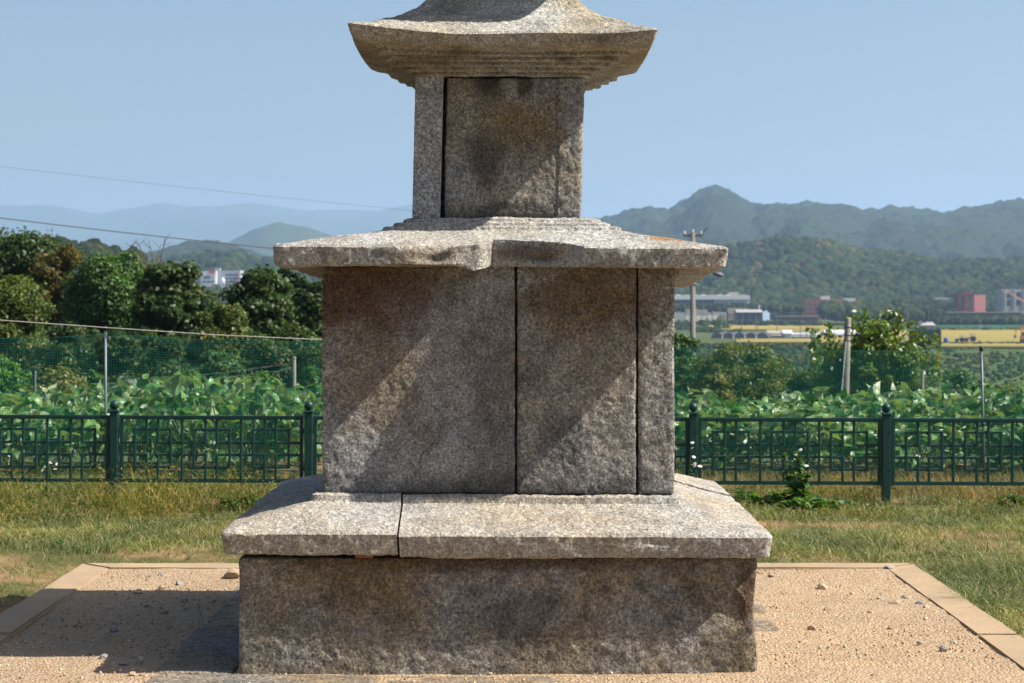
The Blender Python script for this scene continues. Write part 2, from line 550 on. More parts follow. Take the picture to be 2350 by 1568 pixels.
def sand_mat():
    m, nt, out = new_mat('decomposed_granite_sand')
    g = nd(nt, 'NewGeometry')
    p = g.outputs['Position']
    c = mix(nt, ramp(nt, noise(nt, p, 2.2, 6, 0.65), [(0.3, (0, 0, 0)), (0.7, (1, 1, 1))]), (0.30, 0.205, 0.125), (0.38, 0.275, 0.175))
    c = mix(nt, math_n(nt, 'MULTIPLY', ramp(nt, noise(nt, p, 0.9, 6, 0.7, 0.6), [(0.46, (0, 0, 0)), (0.64, (1, 1, 1))]), 0.55), c, (0.245, 0.175, 0.12))
    v = nd(nt, 'TexVoronoi', i_Scale=70.0)
    nt.links.new(p, v.inputs['Vector'])
    c = mix(nt, 0.35, c, mix(nt, 1.0, ramp(nt, v.outputs['Color'], [(0.0, (0.22, 0.14, 0.08)), (0.6, (0.42, 0.30, 0.18)), (1, (0.7, 0.58, 0.44))]), (1, 1, 1), 'MULTIPLY'))
    h = math_n(nt, 'ADD', math_n(nt, 'MULTIPLY', v.outputs['Distance'], -0.8), noise(nt, p, 30, 5, 0.7))
    finish(nt, out, c, 0.95, 0.15, h, 0.012)
    return m


M_ground = ground_mat()
M_sand = sand_mat()
M_paddy = mountain_mat('ripe_rice', (0.16, 0.14, 0.04), (0.27, 0.205, 0.05), 0.12, 0.3)
M_paddy_g = simple('greenish_rice', (0.20, 0.21, 0.045), 0.95, 0.1, 0, 0.3, 0.06)


# ------------------------------------------------------------------ ground and terrain
TY = np.array([-60, 19.3, 22, 26, 32, 45, 70, 110, 160, 230, 40000], float)
TZ = np.array([0, 0, -0.25, -1.0, -2.6, -6.0, -9.8, -13.2, -16.0, -17.5, -17.5], float)


def tz(Y):
    return np.interp(Y, TY, TZ)


def make_ground():
    ys = np.concatenate([np.linspace(-60, 2, 8), np.linspace(4, 24, 90), np.geomspace(24.4, 26000, 120)])
    us = np.linspace(-1, 1, 161)
    us = np.sign(us) * np.abs(us) ** 1.3
    Yg, Ug = np.meshgrid(ys, us, indexing='ij')
    Xg = Ug * np.maximum(26, 0.75 * Yg)
    Pn = np.stack([Xg.ravel(), Yg.ravel(), 0 * Xg.ravel()], 1)
    Z = tz(Yg).ravel() + fbm(Pn, 0.9, 3, 5) * 0.012 * (Yg.ravel() < 24) + fbm(Pn, 0.03, 3, 6) * np.clip((Yg.ravel() - 30) / 100, 0, 1) * 0.5 * (Yg.ravel() < 300)
    inside = (np.abs(Pn[:, 0] + 0.085) < 2.6) & (Pn[:, 1] > 6.7) & (Pn[:, 1] < 12)
    Z = np.where(inside, -0.03, Z)
    V = np.stack([Xg.ravel(), Yg.ravel(), Z], 1)
    n = len(us)
    i = np.arange((len(ys) - 1) * n).reshape(len(ys) - 1, n)[:, :-1].ravel()
    F = np.stack([i, i + 1, i + n + 1, i + n], 1)
    o = obj('ground', mesh_np('ground', V, F), M_ground, sm=True)
    tag(o, kind='structure')


make_ground()

# sandy pad and its kerb
KX0, KX1, KY0, KY1, KW = -2.566, 2.397, 6.9, 11.85, 0.21


def make_pad():
    xs = np.linspace(KX0 + KW - 0.03, KX1 - KW + 0.03, 150)
    ys = np.linspace(KY0 + KW - 0.03, KY1 - KW + 0.03, 150)
    Xg, Yg = np.meshgrid(xs, ys)
    Pn = np.stack([Xg.ravel(), Yg.ravel(), 0 * Xg.ravel()], 1)
    Z = 0.024 + fbm(Pn, 1.1, 3, 11) * 0.012 + fbm(Pn, 9, 3, 12) * 0.006
    V = np.stack([Xg.ravel(), Yg.ravel(), Z], 1)
    n = len(xs)
    i = np.arange((len(ys) - 1) * n).reshape(len(ys) - 1, n)[:, :-1].ravel()
    F = np.stack([i, i + 1, i + n + 1, i + n], 1)
    tag(obj('sand_pad', mesh_np('sand_pad', V, F), M_sand, sm=True), kind='structure')


make_pad()


def kerb_stone(parent, quad, z1, seed):
    """quad: four plan points (counter-clockwise)"""
    q = [Vector((a, b, 0)) for a, b in quad]
    c = sum(q, Vector()) / 4
    bm = bmesh.new()
    lo = [bm.verts.new((p.x, p.y, -0.1)) for p in q]
    hi = [bm.verts.new((p.x, p.y, z1)) for p in q]
    bm.faces.new(lo[::-1])
    bm.faces.new(hi)
    for k in range(4):
        bm.faces.new((lo[k], lo[(k + 1) % 4], hi[(k + 1) % 4], hi[k]))
    tops = [e for e in bm.edges if all(v.co.z > 0 for v in e.verts)]
    bmesh.ops.bevel(bm, geom=tops, offset=0.012, segments=2, affect='EDGES')
    for _ in range(3):
        le = [e for e in bm.edges if e.calc_length() > 0.09]
        bmesh.ops.subdivide_edges(bm, edges=le, cuts=3, use_grid_fill=True)
    bmesh.ops.triangulate(bm, faces=[f for f in bm.faces if len(f.verts) > 4])
    bm.normal_update()
    A = np.array([v.co[:] for v in bm.verts])
    dz = fbm(A, 3.0, 3, 500 + seed) * 0.007 + fbm(A, 16, 3, 510 + seed) * 0.003
    for v, d in zip(bm.verts, dz):
        if v.co.z > -0.05:
            v.co += v.normal * d
    me = bpy.data.meshes.new('kerb_stone')
    bm.to_mesh(me)
    bm.free()
    obj('kerb_stone', me, M_kerb, parent)


def make_kerb():
    k = empty('kerb', (0, 0, 0))
    tag(k, kind='structure')
    rnd = random.Random(3)
    g = 0.0025
    zt = lambda: 0.036 + rnd.uniform(-0.005, 0.005)
    X0, X1, Y0, Y1, w = KX0, KX1, KY0, KY1, KW
    nb = 5
    xs = np.linspace(X0 + w, X1 - w, nb)
    # back and front runs with mitred ends
    for (ya, yb) in ((Y1 - w, Y1), (Y0, Y0 + w)):
        inner_low = ya == Y1 - w
        for j in range(nb - 1):
            a, b = xs[j], xs[j + 1]
            la = a - w if j == 0 else a
            lb = b + w if j == nb - 2 else b
            if inner_low:
                kerb_stone(k, [(a + g, ya), (b - g, ya), (lb - g, yb), (la + g, yb)], zt(), j)
            else:
                kerb_stone(k, [(la + g, ya), (lb - g, ya), (b - g, yb), (a + g, yb)], zt(), j)
    ys = np.linspace(Y0 + w, Y1 - w, nb)
    for side in (0, 1):
        for j in range(nb - 1):
            a, b = ys[j], ys[j + 1]
            la = a - w if j == 0 else a
            lb = b + w if j == nb - 2 else b
            if side == 0:
                kerb_stone(k, [(X0, la + g), (X0 + w, a + g), (X0 + w, b - g), (X0, lb - g)], zt(), j)
            else:
                kerb_stone(k, [(X1 - w, a + g), (X1, la + g), (X1, lb - g), (X1 - w, b - g)], zt(), j)


make_kerb()

# ------------------------------------------------------------------ the stone pagoda
TX, TYC = -0.06, 9.57     # its axis
pagoda = empty('stone_pagoda', (TX, TYC, 0))
tag(pagoda, 'weathered grey granite pagoda standing on a sandy pad inside a concrete kerb', 'pagoda')


def block(x0, x1, y0, y1, z0, z1, r=0.012, h=0.012, amp=0.003, seed=0, warp=None, big=0.004):
    """rough-dressed stone block with worn edges"""
    lo = np.array([x0, y0, z0])
    hi = np.array([x1, y1, z1])
    Vs, Fs = [], []
    base = 0
    for ax in range(3):
        a, b = [(1, 2), (2, 0), (0, 1)][ax]
        na = max(2, int((hi[a] - lo[a]) / h))
        nb = max(2, int((hi[b] - lo[b]) / h))
        A, B = np.meshgrid(np.linspace(lo[a], hi[a], na + 1), np.linspace(lo[b], hi[b], nb + 1), indexing='ij')
        for s in (0, 1):
            V = np.zeros((A.size, 3))
            V[:, a] = A.ravel()
            V[:, b] = B.ravel()
            V[:, ax] = hi[ax] if s else lo[ax]
            i = (np.arange(na)[:, None] * (nb + 1) + np.arange(nb)[None, :]).ravel() + base
            f = np.stack([i, i + nb + 1, i + nb + 2, i + 1], 1)
            if not s:
                f = f[:, ::-1]
            Vs.append(V)
            Fs.append(f)
            base += len(V)
    V = np.concatenate(Vs)
    F = np.concatenate(Fs)
    key = np.round(V * 1e5).astype(np.int64)
    _, idx, inv = np.unique(key, axis=0, return_index=True, return_inverse=True)
    inv = inv.ravel()
    V = V[idx]
    F = inv[F]
    rr = r * (1.0 + 0.9 * fbm(V, 9, 3, seed + 50))
    rr = np.clip(rr, r * 0.3, min(hi - lo) * 0.45)[:, None]
    q = np.clip(V, lo + rr, hi - rr)
    d = V - q
    L = np.linalg.norm(d, axis=1, keepdims=True)
    nrm = d / np.maximum(L, 1e-9)
    W = q + nrm * rr
    disp = fbm(W, 48, 3, seed, 0.7) * amp * 1.4 + fbm(W, 6, 3, seed + 9) * big
    W = W + nrm * disp[:, None]
    if warp is not None:
        W = warp(W)
    return W, F


def stone(name, V, F, mat, parent=pagoda):
    return obj(name, mesh_np(name, V, F), mat, parent, True)


def loft(profile, h, seed, amp=0.003, mod=None, big=0.004, corner=0.012):
    """square stone turned from an outline (half width, height)"""
    pr = []
    for (a, za), (b, zb) in zip(profile[:-1], profile[1:]):
        n = max(1, int(math.hypot(b - a, zb - za) / h))
        for k in range(n):
            t = k / n
            pr.append((a + (b - a) * t, za + (zb - za) * t))
    pr.append(profile[-1])
    pr = np.array(pr)
    mx = pr[:, 0].max()
    n = max(8, int(2 * mx / h))
    t = np.linspace(-1, 1, n + 1)[:-1]
    ones = np.ones_like(t)
    U = np.concatenate([np.stack([t, -ones], 1), np.stack([ones, t], 1), np.stack([-t, ones], 1), np.stack([-ones, -t], 1)])
    m = len(U)
    V = np.zeros((len(pr) * m, 3))
    XY = pr[:, None, 0:1] * U[None]
    # worn corners
    V[:, :2] = XY.reshape(-1, 2)
    V[:, 2] = np.repeat(pr[:, 1], m)
    ax = np.abs(V[:, :2])
    hw = ax.max(1)
    cr = corner * (1.0 + 0.8 * fbm(V, 7, 2, seed + 70))
    lim = np.maximum(hw - cr, 0)
    e = np.maximum(ax - lim[:, None], 0)
    L = np.linalg.norm(e, axis=1)
    k = np.where((e.min(1) > 0) & (L > cr), cr / np.maximum(L, 1e-9), 1.0)
    V[:, :2] = np.sign(V[:, :2]) * np.where(e > 0, lim[:, None] + e * k[:, None], ax)
    i = (np.arange(len(pr) - 1)[:, None] * m + np.arange(m)[None]).ravel()
    j = (np.arange(len(pr) - 1)[:, None] * m + (np.arange(m)[None] + 1) % m).ravel()
    F = np.stack([i, j, j + m, i + m], 1)
    if mod is not None:
        V = mod(V)
    me = mesh_np('t', V, F)
    nr = np.zeros(len(V) * 3, dtype=np.float32)
    me.vertex_normals.foreach_get('vector', nr)
    nr = nr.reshape(-1, 3)
    V = V + nr * (fbm(V, 48, 3, seed, 0.7) * amp * 1.5 + fbm(V, 5, 3, seed + 9) * big)[:, None]
    bpy.data.meshes.remove(me)
    # close both ends
    nv = len(V)
    V = np.concatenate([V, [[0, 0, pr[0, 1]], [0, 0, pr[-1, 1]]]])
    a = np.arange(m)
    b = (a + 1) % m
    T = np.concatenate([np.stack([b, a, np.full(m, nv), np.full(m, nv)], 1),
                        np.stack([a + nv - m, b + nv - m, np.full(m, nv + 1), np.full(m, nv + 1)], 1)])
    return V, F, T[:, :3]


def loft_mesh(name, V, F, T):
    me = bpy.data.meshes.new(name)
    fl = F.ravel()
    tl = T.ravel()
    me.vertices.add(len(V))
    me.vertices.foreach_set('co', V.astype(np.float32).ravel())
    me.loops.add(len(fl) + len(tl))
    me.loops.foreach_set('vertex_index', np.concatenate([fl, tl]).astype(np.int32))
    me.polygons.add(len(F) + len(T))
    st = np.concatenate([np.arange(len(F)) * 4, len(fl) + np.arange(len(T)) * 3]).astype(np.int32)
    me.polygons.foreach_set('loop_start', st)
    me.update(calc_edges=True)
    return me


def cut(me, planes, name):
    """keep the part of a stone on the inner side of the planes, closing the cut faces"""
    bm = bmesh.new()
    bm.from_mesh(me)
    for co, no in planes:
        r = bmesh.ops.bisect_plane(bm, geom=bm.verts[:] + bm.edges[:] + bm.faces[:], plane_co=co, plane_no=no, clear_outer=True)
        ed = [g for g in r['geom_cut'] if isinstance(g, bmesh.types.BMEdge)]
        try:
            bmesh.ops.triangle_fill(bm, edges=ed, use_beauty=False)
        except Exception:
            pass
    m2 = bpy.data.meshes.new(name)
    bm.to_mesh(m2)
    bm.free()
    return m2


# --- footing slabs
for i, (a, b, c, d) in enumerate([(-1.47, -0.5, -1.46, -1.13), (-0.48, 0.62, -1.45, -1.13), (0.64, 1.42, -1.47, -1.12),
                                  (-1.47, -1.13, -1.11, 0.15), (-1.46, -1.12, 0.17, 1.44), (1.12, 1.44, -1.10, -0.1),
                                  (1.12, 1.36, -0.07, 0.75), (1.13, 1.40, 0.78, 1.3), (-1.1, 0.1, 1.13, 1.4), (0.12, 1.1, 1.13, 1.42)]):
    V, F = block(a, b, c, d, -0.06, 0.030 - 0.006 * (i % 3), 0.02, 0.03, 0.003, 400 + i, None, 0.008)
    stone('footing_stone', V, F, M_foot)

# --- lower base with carved panels
BW, BZ = 1.104, 0.516


def base_warp(W):
    fr = W[:, 1] < -BW + 0.03
    x, z = W[:, 0], W[:, 2]
    out = W.copy()
    for cx in (-0.745, -0.01, 0.745):
        u = (x - cx) / 0.315
        # pointed, lobed arch of a carved panel
        au = np.abs(u)
        top = 0.455 - 0.03 * np.abs(np.sin(au * math.pi * 1.6)) - 0.20 * np.clip(au - 0.55, 0, 1) ** 1.5 * 1.6 + 0.018 * np.clip(1 - au / 0.15, 0, 1)
        bot = -0.2
        dd = np.minimum(np.minimum(top - z, z - bot), (1 - au) * 0.31)
        rec = np.clip(dd / 0.014, 0, 1)
        rim = np.exp(-((dd + 0.012) / 0.010) ** 2)
        out[:, 1] += np.where(fr, (rec * 0.011 - rim * 0.006) * np.clip((z - 0.22) / 0.08, 0, 1), 0)
        # leaf motif in the middle
        d2 = 0.055 - np.hypot(u * 0.315, (z - 0.31) * 0.7)
        for r0 in (0.075, 0.045):
            ring = np.exp(-((np.hypot(u * 0.315 * 0.75, (z - 0.29) * 1.1) - r0 + 0.012 * np.cos(np.arctan2(z - 0.29, u * 0.315) * 6)) / 0.008) ** 2)
            out[:, 1] -= np.where(fr, ring * 0.009, 0)
    # broken right corner
    k = np.clip((x - 1.0) / 0.1, 0, 1) * np.clip(1 - np.abs(z - 0.30) / 0.17, 0, 1) * np.clip((-0.95 - W[:, 1]) / 0.15, 0, 1)
    out[:, 0] -= 0.022 * k
    return out


V, F = block(-BW, BW, -BW, BW, -0.05, BZ, 0.014, 0.0125, 0.0035, 10, base_warp, 0.004)
stone('lower_base', V, F, M_base)
# brick shim wedged under the cap
V, F = block(-0.61, -0.53, -1.10, -1.04, BZ - 0.002, BZ + 0.016, 0.003, 0.01, 0.001, 77, None, 0.001)
stone('shim', V, F, simple('shim_brick', (0.22, 0.10, 0.055), 0.9))

# --- lower cap stones
prof = [(0.2, 0.53), (1.150, 0.527), (1.160, 0.535), (1.172, 0.618), (1.158, 0.632), (0.835, 0.716), (0.822, 0.722), (0.816, 0.748), (0.800, 0.757), (0.2, 0.757)]


def lcap_mod(V):
    V = V.copy()
    # tiny settlement to the right and chips along the eave
    V[:, 2] -= V[:, 0] * 0.004
    chip = np.exp(-((V[:, 0] - 0.66) / 0.06) ** 2) * (V[:, 1] < -1.12) * (V[:, 2] > 0.58)
    V[:, 1] += chip * 0.012
    return V


V, F, T = loft(prof, 0.0125, 21, 0.0045, lcap_mod, 0.009, 0.04)
cap_me = loft_mesh('cap', V, F, T)
SX, SYR = -0.372, 0.41
g = 0.006
parts = [('cap_stone', [((SX - g, 0, 0), (1, -0.012, 0.05)), ((0, 0.12, 0), (0, 1, 0))]),
         ('cap_stone', [((SX + g * 0.6, 0, 0), (-1, 0.012, -0.05)), ((0, SYR - g, 0), (0.03, 1, 0))]),
         ('cap_stone', [((SX + g, 0, 0), (-1, 0, 0)), ((0, SYR + g, 0), (-0.03, -1, 0))]),
         ('cap_stone', [((SX - g, 0, 0), (1, 0, 0)), ((0, 0.12 + g, 0), (0, -1, 0))])]
for i, (nm, pl) in enumerate(parts):
    me = cut(cap_me, pl, nm)
    o = obj(nm, me, M_lcap, pagoda, True)
    o.location = (-0.005, 0, [0.004, -0.003, 0.006, 0.0][i])
bpy.data.meshes.remove(cap_me)

# --- upper base: standing slabs
BB = 0.7785
Z0, Z1 = 0.756, 1.764
front = [(-BB, 0.0735, 'wall_slab', 31), (0.0825, 0.610, 'wall_slab', 32), (0.6175, BB, 'corner_pillar', 33)]
for x0, x1, nm, sd in front:
    V, F = block(x0, x1, -BB, -BB + 0.2, Z0, Z1 + (0.004 if nm == 'wall_slab' else -0.003), 0.011, 0.0105, 0.0042, sd, None, 0.003)
    if sd == 31:
        # faint false pillar along the left edge
        e = (V[:, 1] < -BB + 0.02) & (V[:, 0] > -0.60)
        V[:, 1] += np.where(e, 0.004, 0)
    stone(nm, V, F, M_body)
for x0, x1, y0, y1, nm, sd in [(-BB, -BB + 0.2, -BB + 0.206, 0.15, 'wall_slab', 34), (-BB, -BB + 0.2, 0.157, BB, 'wall_slab', 35),
                               (BB - 0.2, BB, -BB + 0.206, BB - 0.206, 'wall_slab', 36), (BB - 0.2, BB, BB - 0.2, BB, 'corner_pillar', 37),
                               (-BB + 0.206, BB - 0.206, BB - 0.2, BB, 'wall_slab', 38)]:
    V, F = block(x0, x1, y0, y1, Z0, Z1, 0.011, 0.02, 0.004, sd, None, 0.003)
    stone(nm, V, F, M_body)

# --- middle cap with its broken front edge
prof = [(0.15, 1.768), (0.62, 1.768), (0.960, 1.761), (0.976, 1.770), (0.988, 1.840), (0.976, 1.850), (0.556, 1.925), (0.546, 1.93), (0.541, 1.942), (0.527, 1.947),
        (0.500, 1.949), (0.496, 1.962), (0.482, 1.967), (0.458, 1.969), (0.453, 1.981), (0.434, 1.989), (0.15, 1.989)]


def mcap_mod(V):
    V = V.copy()
    x = V[:, 0]
    lim = np.interp(x, [-2, -0.245, -0.21, -0.17, -0.09, -0.068, -0.055, -0.04, 0.0, 0.13, 0.27, 0.315, 0.37, 2],
                    [0.987, 0.987, 0.975, 0.962, 0.955, 0.93, 0.83, 0.790, 0.806, 0.852, 0.895, 0.925, 0.987, 0.987])
    nz = fbm(np.stack([V[:, 0], V[:, 2], 0 * x], 1), 11, 3, 91)
    inn = (x > -0.06) & (x < 0.34)
    lim = lim + np.where(inn, nz * 0.012, 0)
    # undercut: the break leans back towards its foot
    lim = lim - np.where(inn, np.clip((1.85 - V[:, 2]) / 0.09, 0, 1) * 0.012, 0)
    V[:, 1] = np.maximum(V[:, 1], -lim)
    # spalled fascia left of the break
    sp = np.exp(-((x + 0.30) / 0.085) ** 2) * np.clip((-V[:, 1] - 0.85) / 0.13, 0, 1) ** 2 * np.clip((V[:, 2] - 1.765) / 0.05, 0, 1)
    V[:, 1] += sp * 0.045
    V[:, 2] -= sp * 0.030
    # hollow in the break
    hol = np.exp(-(((x - 0.2) / 0.07) ** 2 + ((V[:, 2] - 1.80) / 0.018) ** 2)) * (V[:, 1] < -0.8)
    V[:, 1] += hol * 0.025
    lump = np.exp(-((x + 0.115) / 0.05) ** 2) * (V[:, 1] < -0.88) * (V[:, 2] < 1.80)
    V[:, 2] -= lump * 0.018
    # left edge is thicker and rounder below
    lf = np.clip((-x - 0.80) / 0.18, 0, 1) * (V[:, 2] < 1.80)
    V[:, 2] -= lf * 0.012 * (1 - np.clip((-x - 0.93) / 0.05, 0, 1))
    rg = np.clip((x - 0.2) / 0.7, 0, 1) * (V[:, 2] < 1.84)
    V[:, 2] -= rg * 0.006
    # the underside swells towards the rear, more on the right
    und = np.clip((1.815 - V[:, 2]) / 0.03, 0, 1) * np.clip((np.abs(x) - 0.79) / 0.03, 0, 1)
    V[:, 2] -= und * np.clip((V[:, 1] + 0.75) / 1.5, 0, 1) * (0.035 + 0.042 * np.clip(x / 0.8, 0, 1))
    V[:, 2] -= x * 0.004
    return V


V, F, T = loft(prof, 0.0115, 41, 0.0048, mcap_mod, 0.009, 0.04)
o = obj('flat_cap_stone', loft_mesh('flat_cap_stone', V, F, T), M_cap, pagoda, True)
o.location = (0.012, 0, 0)

# --- first storey: pillar stone and body stone
UB = 0.39


def lean(W):
    W = W.copy()
    W[:, 0] += (W[:, 2] - 1.99) * 0.025 - 0.012
    return W


V, F = block(-UB, -0.2600, -UB, -UB + 0.2, 1.990, 2.668, 0.004, 0.010, 0.0015, 51, lean, 0.0015)
stone('pillar_stone', V, F, M_pillar)
def upper_warp(W):
    W = lean(W)
    e = (W[:, 1] < -UB + 0.03) & (W[:, 0] > 0.262) & (W[:, 0] < 0.272)
    W[:, 1] += np.where(e, 0.006, 0)
    W[:, 1] -= np.where((W[:, 1] < -UB + 0.03) & (W[:, 0] >= 0.272), 0.003, 0)
    return W


V, F = block(-0.2430, UB, -UB, UB, 1.989, 2.640, 0.016, 0.0095, 0.0042, 52, upper_warp, 0.004)
stone('body_stone', V, F, M_upper)
V, F = block(-UB, -0.2460, -UB + 0.206, UB, 1.990, 2.64, 0.006, 0.02, 0.002, 53, lean, 0.002)
stone('pillar_stone', V, F, M_pillar)


# --- roof stones
def roof_stone(s, z0, seed, lift_l, lift_r, h):
    """roof with five corbel steps below, concave slopes and lifted corners; s scales the plan"""
    p = [(0.15, 0.0), (0.404, 0.0), (0.408, 0.003), (0.404, 0.019), (0.447, 0.019), (0.449, 0.022), (0.445, 0.038), (0.488, 0.038), (0.490, 0.041), (0.486, 0.057), (0.528, 0.057),
         (0.530, 0.060), (0.526, 0.076), (0.568, 0.076), (0.570, 0.079), (0.566, 0.094), (0.655, 0.107), (0.668, 0.114), (0.680, 0.136), (0.692, 0.160), (0.682, 0.172), (0.61, 0.200),
         (0.533, 0.247), (0.463, 0.279), (0.397, 0.320), (0.357, 0.360), (0.325, 0.415), (0.30, 0.43), (0.297, 0.450), (0.27, 0.452), (0.267, 0.47), (0.1, 0.47)]
    p = [(a * s, b) for a, b in p]

    def mod(V):
        V = V.copy()
        ax = np.abs(V[:, :2])
        hw = ax.max(1)
        cn = (ax.min(1) / np.maximum(hw, 1e-6)) ** 2.6
        w = np.clip((hw / s - 0.50) / 0.19, 0, 1)
        lift = np.where(V[:, 0] < 0, lift_l, lift_r)
        V[:, 2] += cn * w * lift
        V[:, 0] += np.sign(V[:, 0]) * cn * w * 0.004
        V[:, 2] -= V[:, 0] * 0.006
        if seed == 61:
            # knocked-off rear right corner and worn front-left hip
            d = np.hypot(V[:, 0] - 0.69, V[:, 1] - 0.69)
            k = np.clip(1 - d / 0.20, 0, 1)
            V[:, 0] -= k * 0.10
            V[:, 1] -= k * 0.03
            V[:, 2] += k * 0.012
            d = np.hypot(V[:, 0] + 0.60, V[:, 1] + 0.60)
            V[:, 2] -= np.exp(-(d / 0.022) ** 2) * 0.014 * (V[:, 2] > 0.15)
            wv = np.sin(V[:, 0] * 9) * 0.004 * w
            V[:, 2] += wv * (V[:, 2] > 0.14)
        return V

    V, F, T = loft(p, h, seed, 0.0040, mod, 0.007, 0.035)
    V[:, 2] += z0
    return loft_mesh('roof_stone', V, F, T)


o = obj('roof_stone', roof_stone(1.0, 2.643, 61, 0.044, 0.024, 0.0105), M_roof, pagoda, True)
o.location = (0.018, 0, 0)
V, F = block(-0.27, 0.27, -0.27, 0.27, 3.113, 3.345, 0.012, 0.02, 0.003, 54)
stone('second_body_stone', V, F, M_upper).location = (0.018, 0, 0)
o = obj('roof_stone', roof_stone(0.95, 3.345, 62, 0.03, 0.03, 0.02), M_roof, pagoda, True)
o.location = (0.018, 0, 0)
V, F = block(-0.24, 0.24, -0.24, 0.24, 3.815, 4.015, 0.012, 0.02, 0.003, 55)
stone('third_body_stone', V, F, M_upper).location = (0.018, 0, 0)
o = obj('roof_stone', roof_stone(0.82, 4.015, 63, 0.03, 0.03, 0.025), M_roof, pagoda, True)
o.location = (0.018, 0, 0)

# ------------------------------------------------------------------ lattice fence
FY = 15.35
fence = empty('lattice_fence', (0, FY, 0))
tag(fence, 'low dark green metal fence of square lattice panels between ball-topped posts', 'fence')
fence.rotation_euler = (0, math.radians(0.22), 0)
FS = FP / FY
post_x = [(px - CXP) / FS for px in (-627, -181, 262, 708, 1150, 1590, 2033, 2477, 2920)]


def bevel_box(name, x0, x1, y0, y1, z0, z1, bev=0.003):
    bm = bmesh.new()
    bmesh.ops.create_cube(bm, size=1)
    for v in bm.verts:
        v.co = ((x0 + x1) / 2 + v.co.x * (x1 - x0), (y0 + y1) / 2 + v.co.y * (y1 - y0), (z0 + z1) / 2 + v.co.z * (z1 - z0))
    bmesh.ops.bevel(bm, geom=bm.edges[:], offset=bev, segments=1, affect='EDGES')
    me = bpy.data.meshes.new(name)
    bm.to_mesh(me)
    bm.free()
    return me


me_post = bevel_box('post', -0.031, 0.031, -0.031, 0.031, -0.1, 0.712, 0.004)
me_coll = bevel_box('collar', -0.039, 0.039, -0.039, 0.039, 0.7125, 0.727, 0.004)
mb = MB()
mb.lathe([(0.018, 0.728), (0.018, 0.738)] + [(0.0355 * math.sin(a), 0.766 - 0.0355 * math.cos(a)) for a in np.linspace(0.5, math.pi - 0.05, 12)], n=18)
me_ball = mb.mesh('ball_cap')
smooth(me_ball)
mb = MB()
mb.box(-0.012, 0.012, -0.012, 0.012, -0.022, 0.022)
mb.tube([(0, -0.012, 0.006), (0, -0.026, 0.006)], [0.009, 0.008], 8)
me_lug = mb.mesh('bolt_lug')

PW = 1.414
zr = lambda y: HC - (y - HZ) / FS
rows = [zr(q) for q in (963.5, 989, 1019, 1046.6, 1075, 1103)]
top_o, bot_o = zr(956.5), zr(1110)
bar = 0.0205
dep = 0.018


def barmesh(name, w, hgt):
    return bevel_box(name, -w / 2, w / 2, -dep / 2, dep / 2, -hgt / 2, hgt / 2, 0.003)


bar_cache = {}


def add_bar(parent, x0, x1, z0, z1, y=0.0):
    k = (round(x1 - x0, 4), round(z1 - z0, 4))
    if k not in bar_cache:
        bar_cache[k] = barmesh('lattice_bar', *k)
    o = obj('lattice_bar', bar_cache[k], M_green, parent)
    o.location = ((x0 + x1) / 2, y, (z0 + z1) / 2)


def make_panel(cx):
    pan = obj('fence_panel', panel_frame, M_green, fence)
    pan.location = (cx, 0, 0)
    il, ir = -PW / 2 + 0.024, PW / 2 - 0.024
    mw = (ir - il) / 3.0
    b = bar / 2
    for j in range(3):
        u = [il + mw * (j + q) for q in (0, 0.2, 0.3976, 0.59, 0.807, 1.0)]
        for zi in (1, 4):
            add_bar(pan, u[1] - b, u[4] + b, rows[zi] - b, rows[zi] + b, 0.0)
        for zi in (2, 3):
            add_bar(pan, u[0] - (b if j else 0), u[2] + b, rows[zi] - b, rows[zi] + b, 0.0012)
            add_bar(pan, u[3] - b, u[5] - (b + 0.001 if j < 2 else 0), rows[zi] - b, rows[zi] + b, 0.0012)
        for ui in (1, 4):
            add_bar(pan, u[ui] - b, u[ui] + b, rows[4] - b, rows[1] + b, -0.0014)
        for ui in (2, 3):
            add_bar(pan, u[ui] - b, u[ui] + b, rows[2] - b, rows[0], -0.0026)
            add_bar(pan, u[ui] - b, u[ui] + b, rows[5], rows[3] + b, -0.0026)
        if j < 2:
            add_bar(pan, u[5] - b, u[5] + b, rows[5], rows[0], -0.004)
    for sx in (-1, 1):
        for zz in (1, 4):
            o = obj('bolt_lug', me_lug, M_green, pan)
            o.location = (sx * (PW / 2 + 0.013), -0.008, rows[zz] - 0.004)


# frame: double stepped rails around the panel
mb = MB()
xo = PW / 2
for (a, b_, y0, y1, z0, z1) in ((-xo, xo, -0.018, 0.018, top_o - 0.020, top_o), (-xo, xo, -0.018, 0.018, bot_o, bot_o + 0.018),
                                (-xo, -xo + 0.016, -0.018, 0.018, bot_o + 0.0182, top_o - 0.0202), (xo - 0.016, xo, -0.018, 0.018, bot_o + 0.0182, top_o - 0.0202),
                                (-xo + 0.0162, xo - 0.0162, -0.012, 0.012, top_o - 0.030, top_o - 0.0202), (-xo + 0.0162, xo - 0.0162, -0.012, 0.012, bot_o + 0.0182, bot_o + 0.028),
                                (-xo + 0.0162, -xo + 0.026, -0.012, 0.012, bot_o + 0.0282, top_o - 0.0302), (xo - 0.026, xo - 0.0162, -0.012, 0.012, bot_o + 0.0282, top_o - 0.0302)):
    mb.box(a, b_, y0, y1, z0, z1)
panel_frame = mb.mesh('fence_panel')

for i, x in enumerate(post_x):
    p = obj('post', me_post, M_green, fence)
    p.location = (x, 0, 0)
    c = obj('collar', me_coll, M_green, p)
    b = obj('ball_cap', me_ball, M_green, p)
    if i < len(post_x) - 1:
        make_panel((x + post_x[i + 1]) / 2)

# ------------------------------------------------------------------ bird net on poles
NY = 17.05
NS = FP / NY
netpole_px = [(-420, 745, -424), (242, 752, 243), (905, 775, 908), (1420, 790, 1424), (2252, 798, 2260), (2900, 806, 2905)]


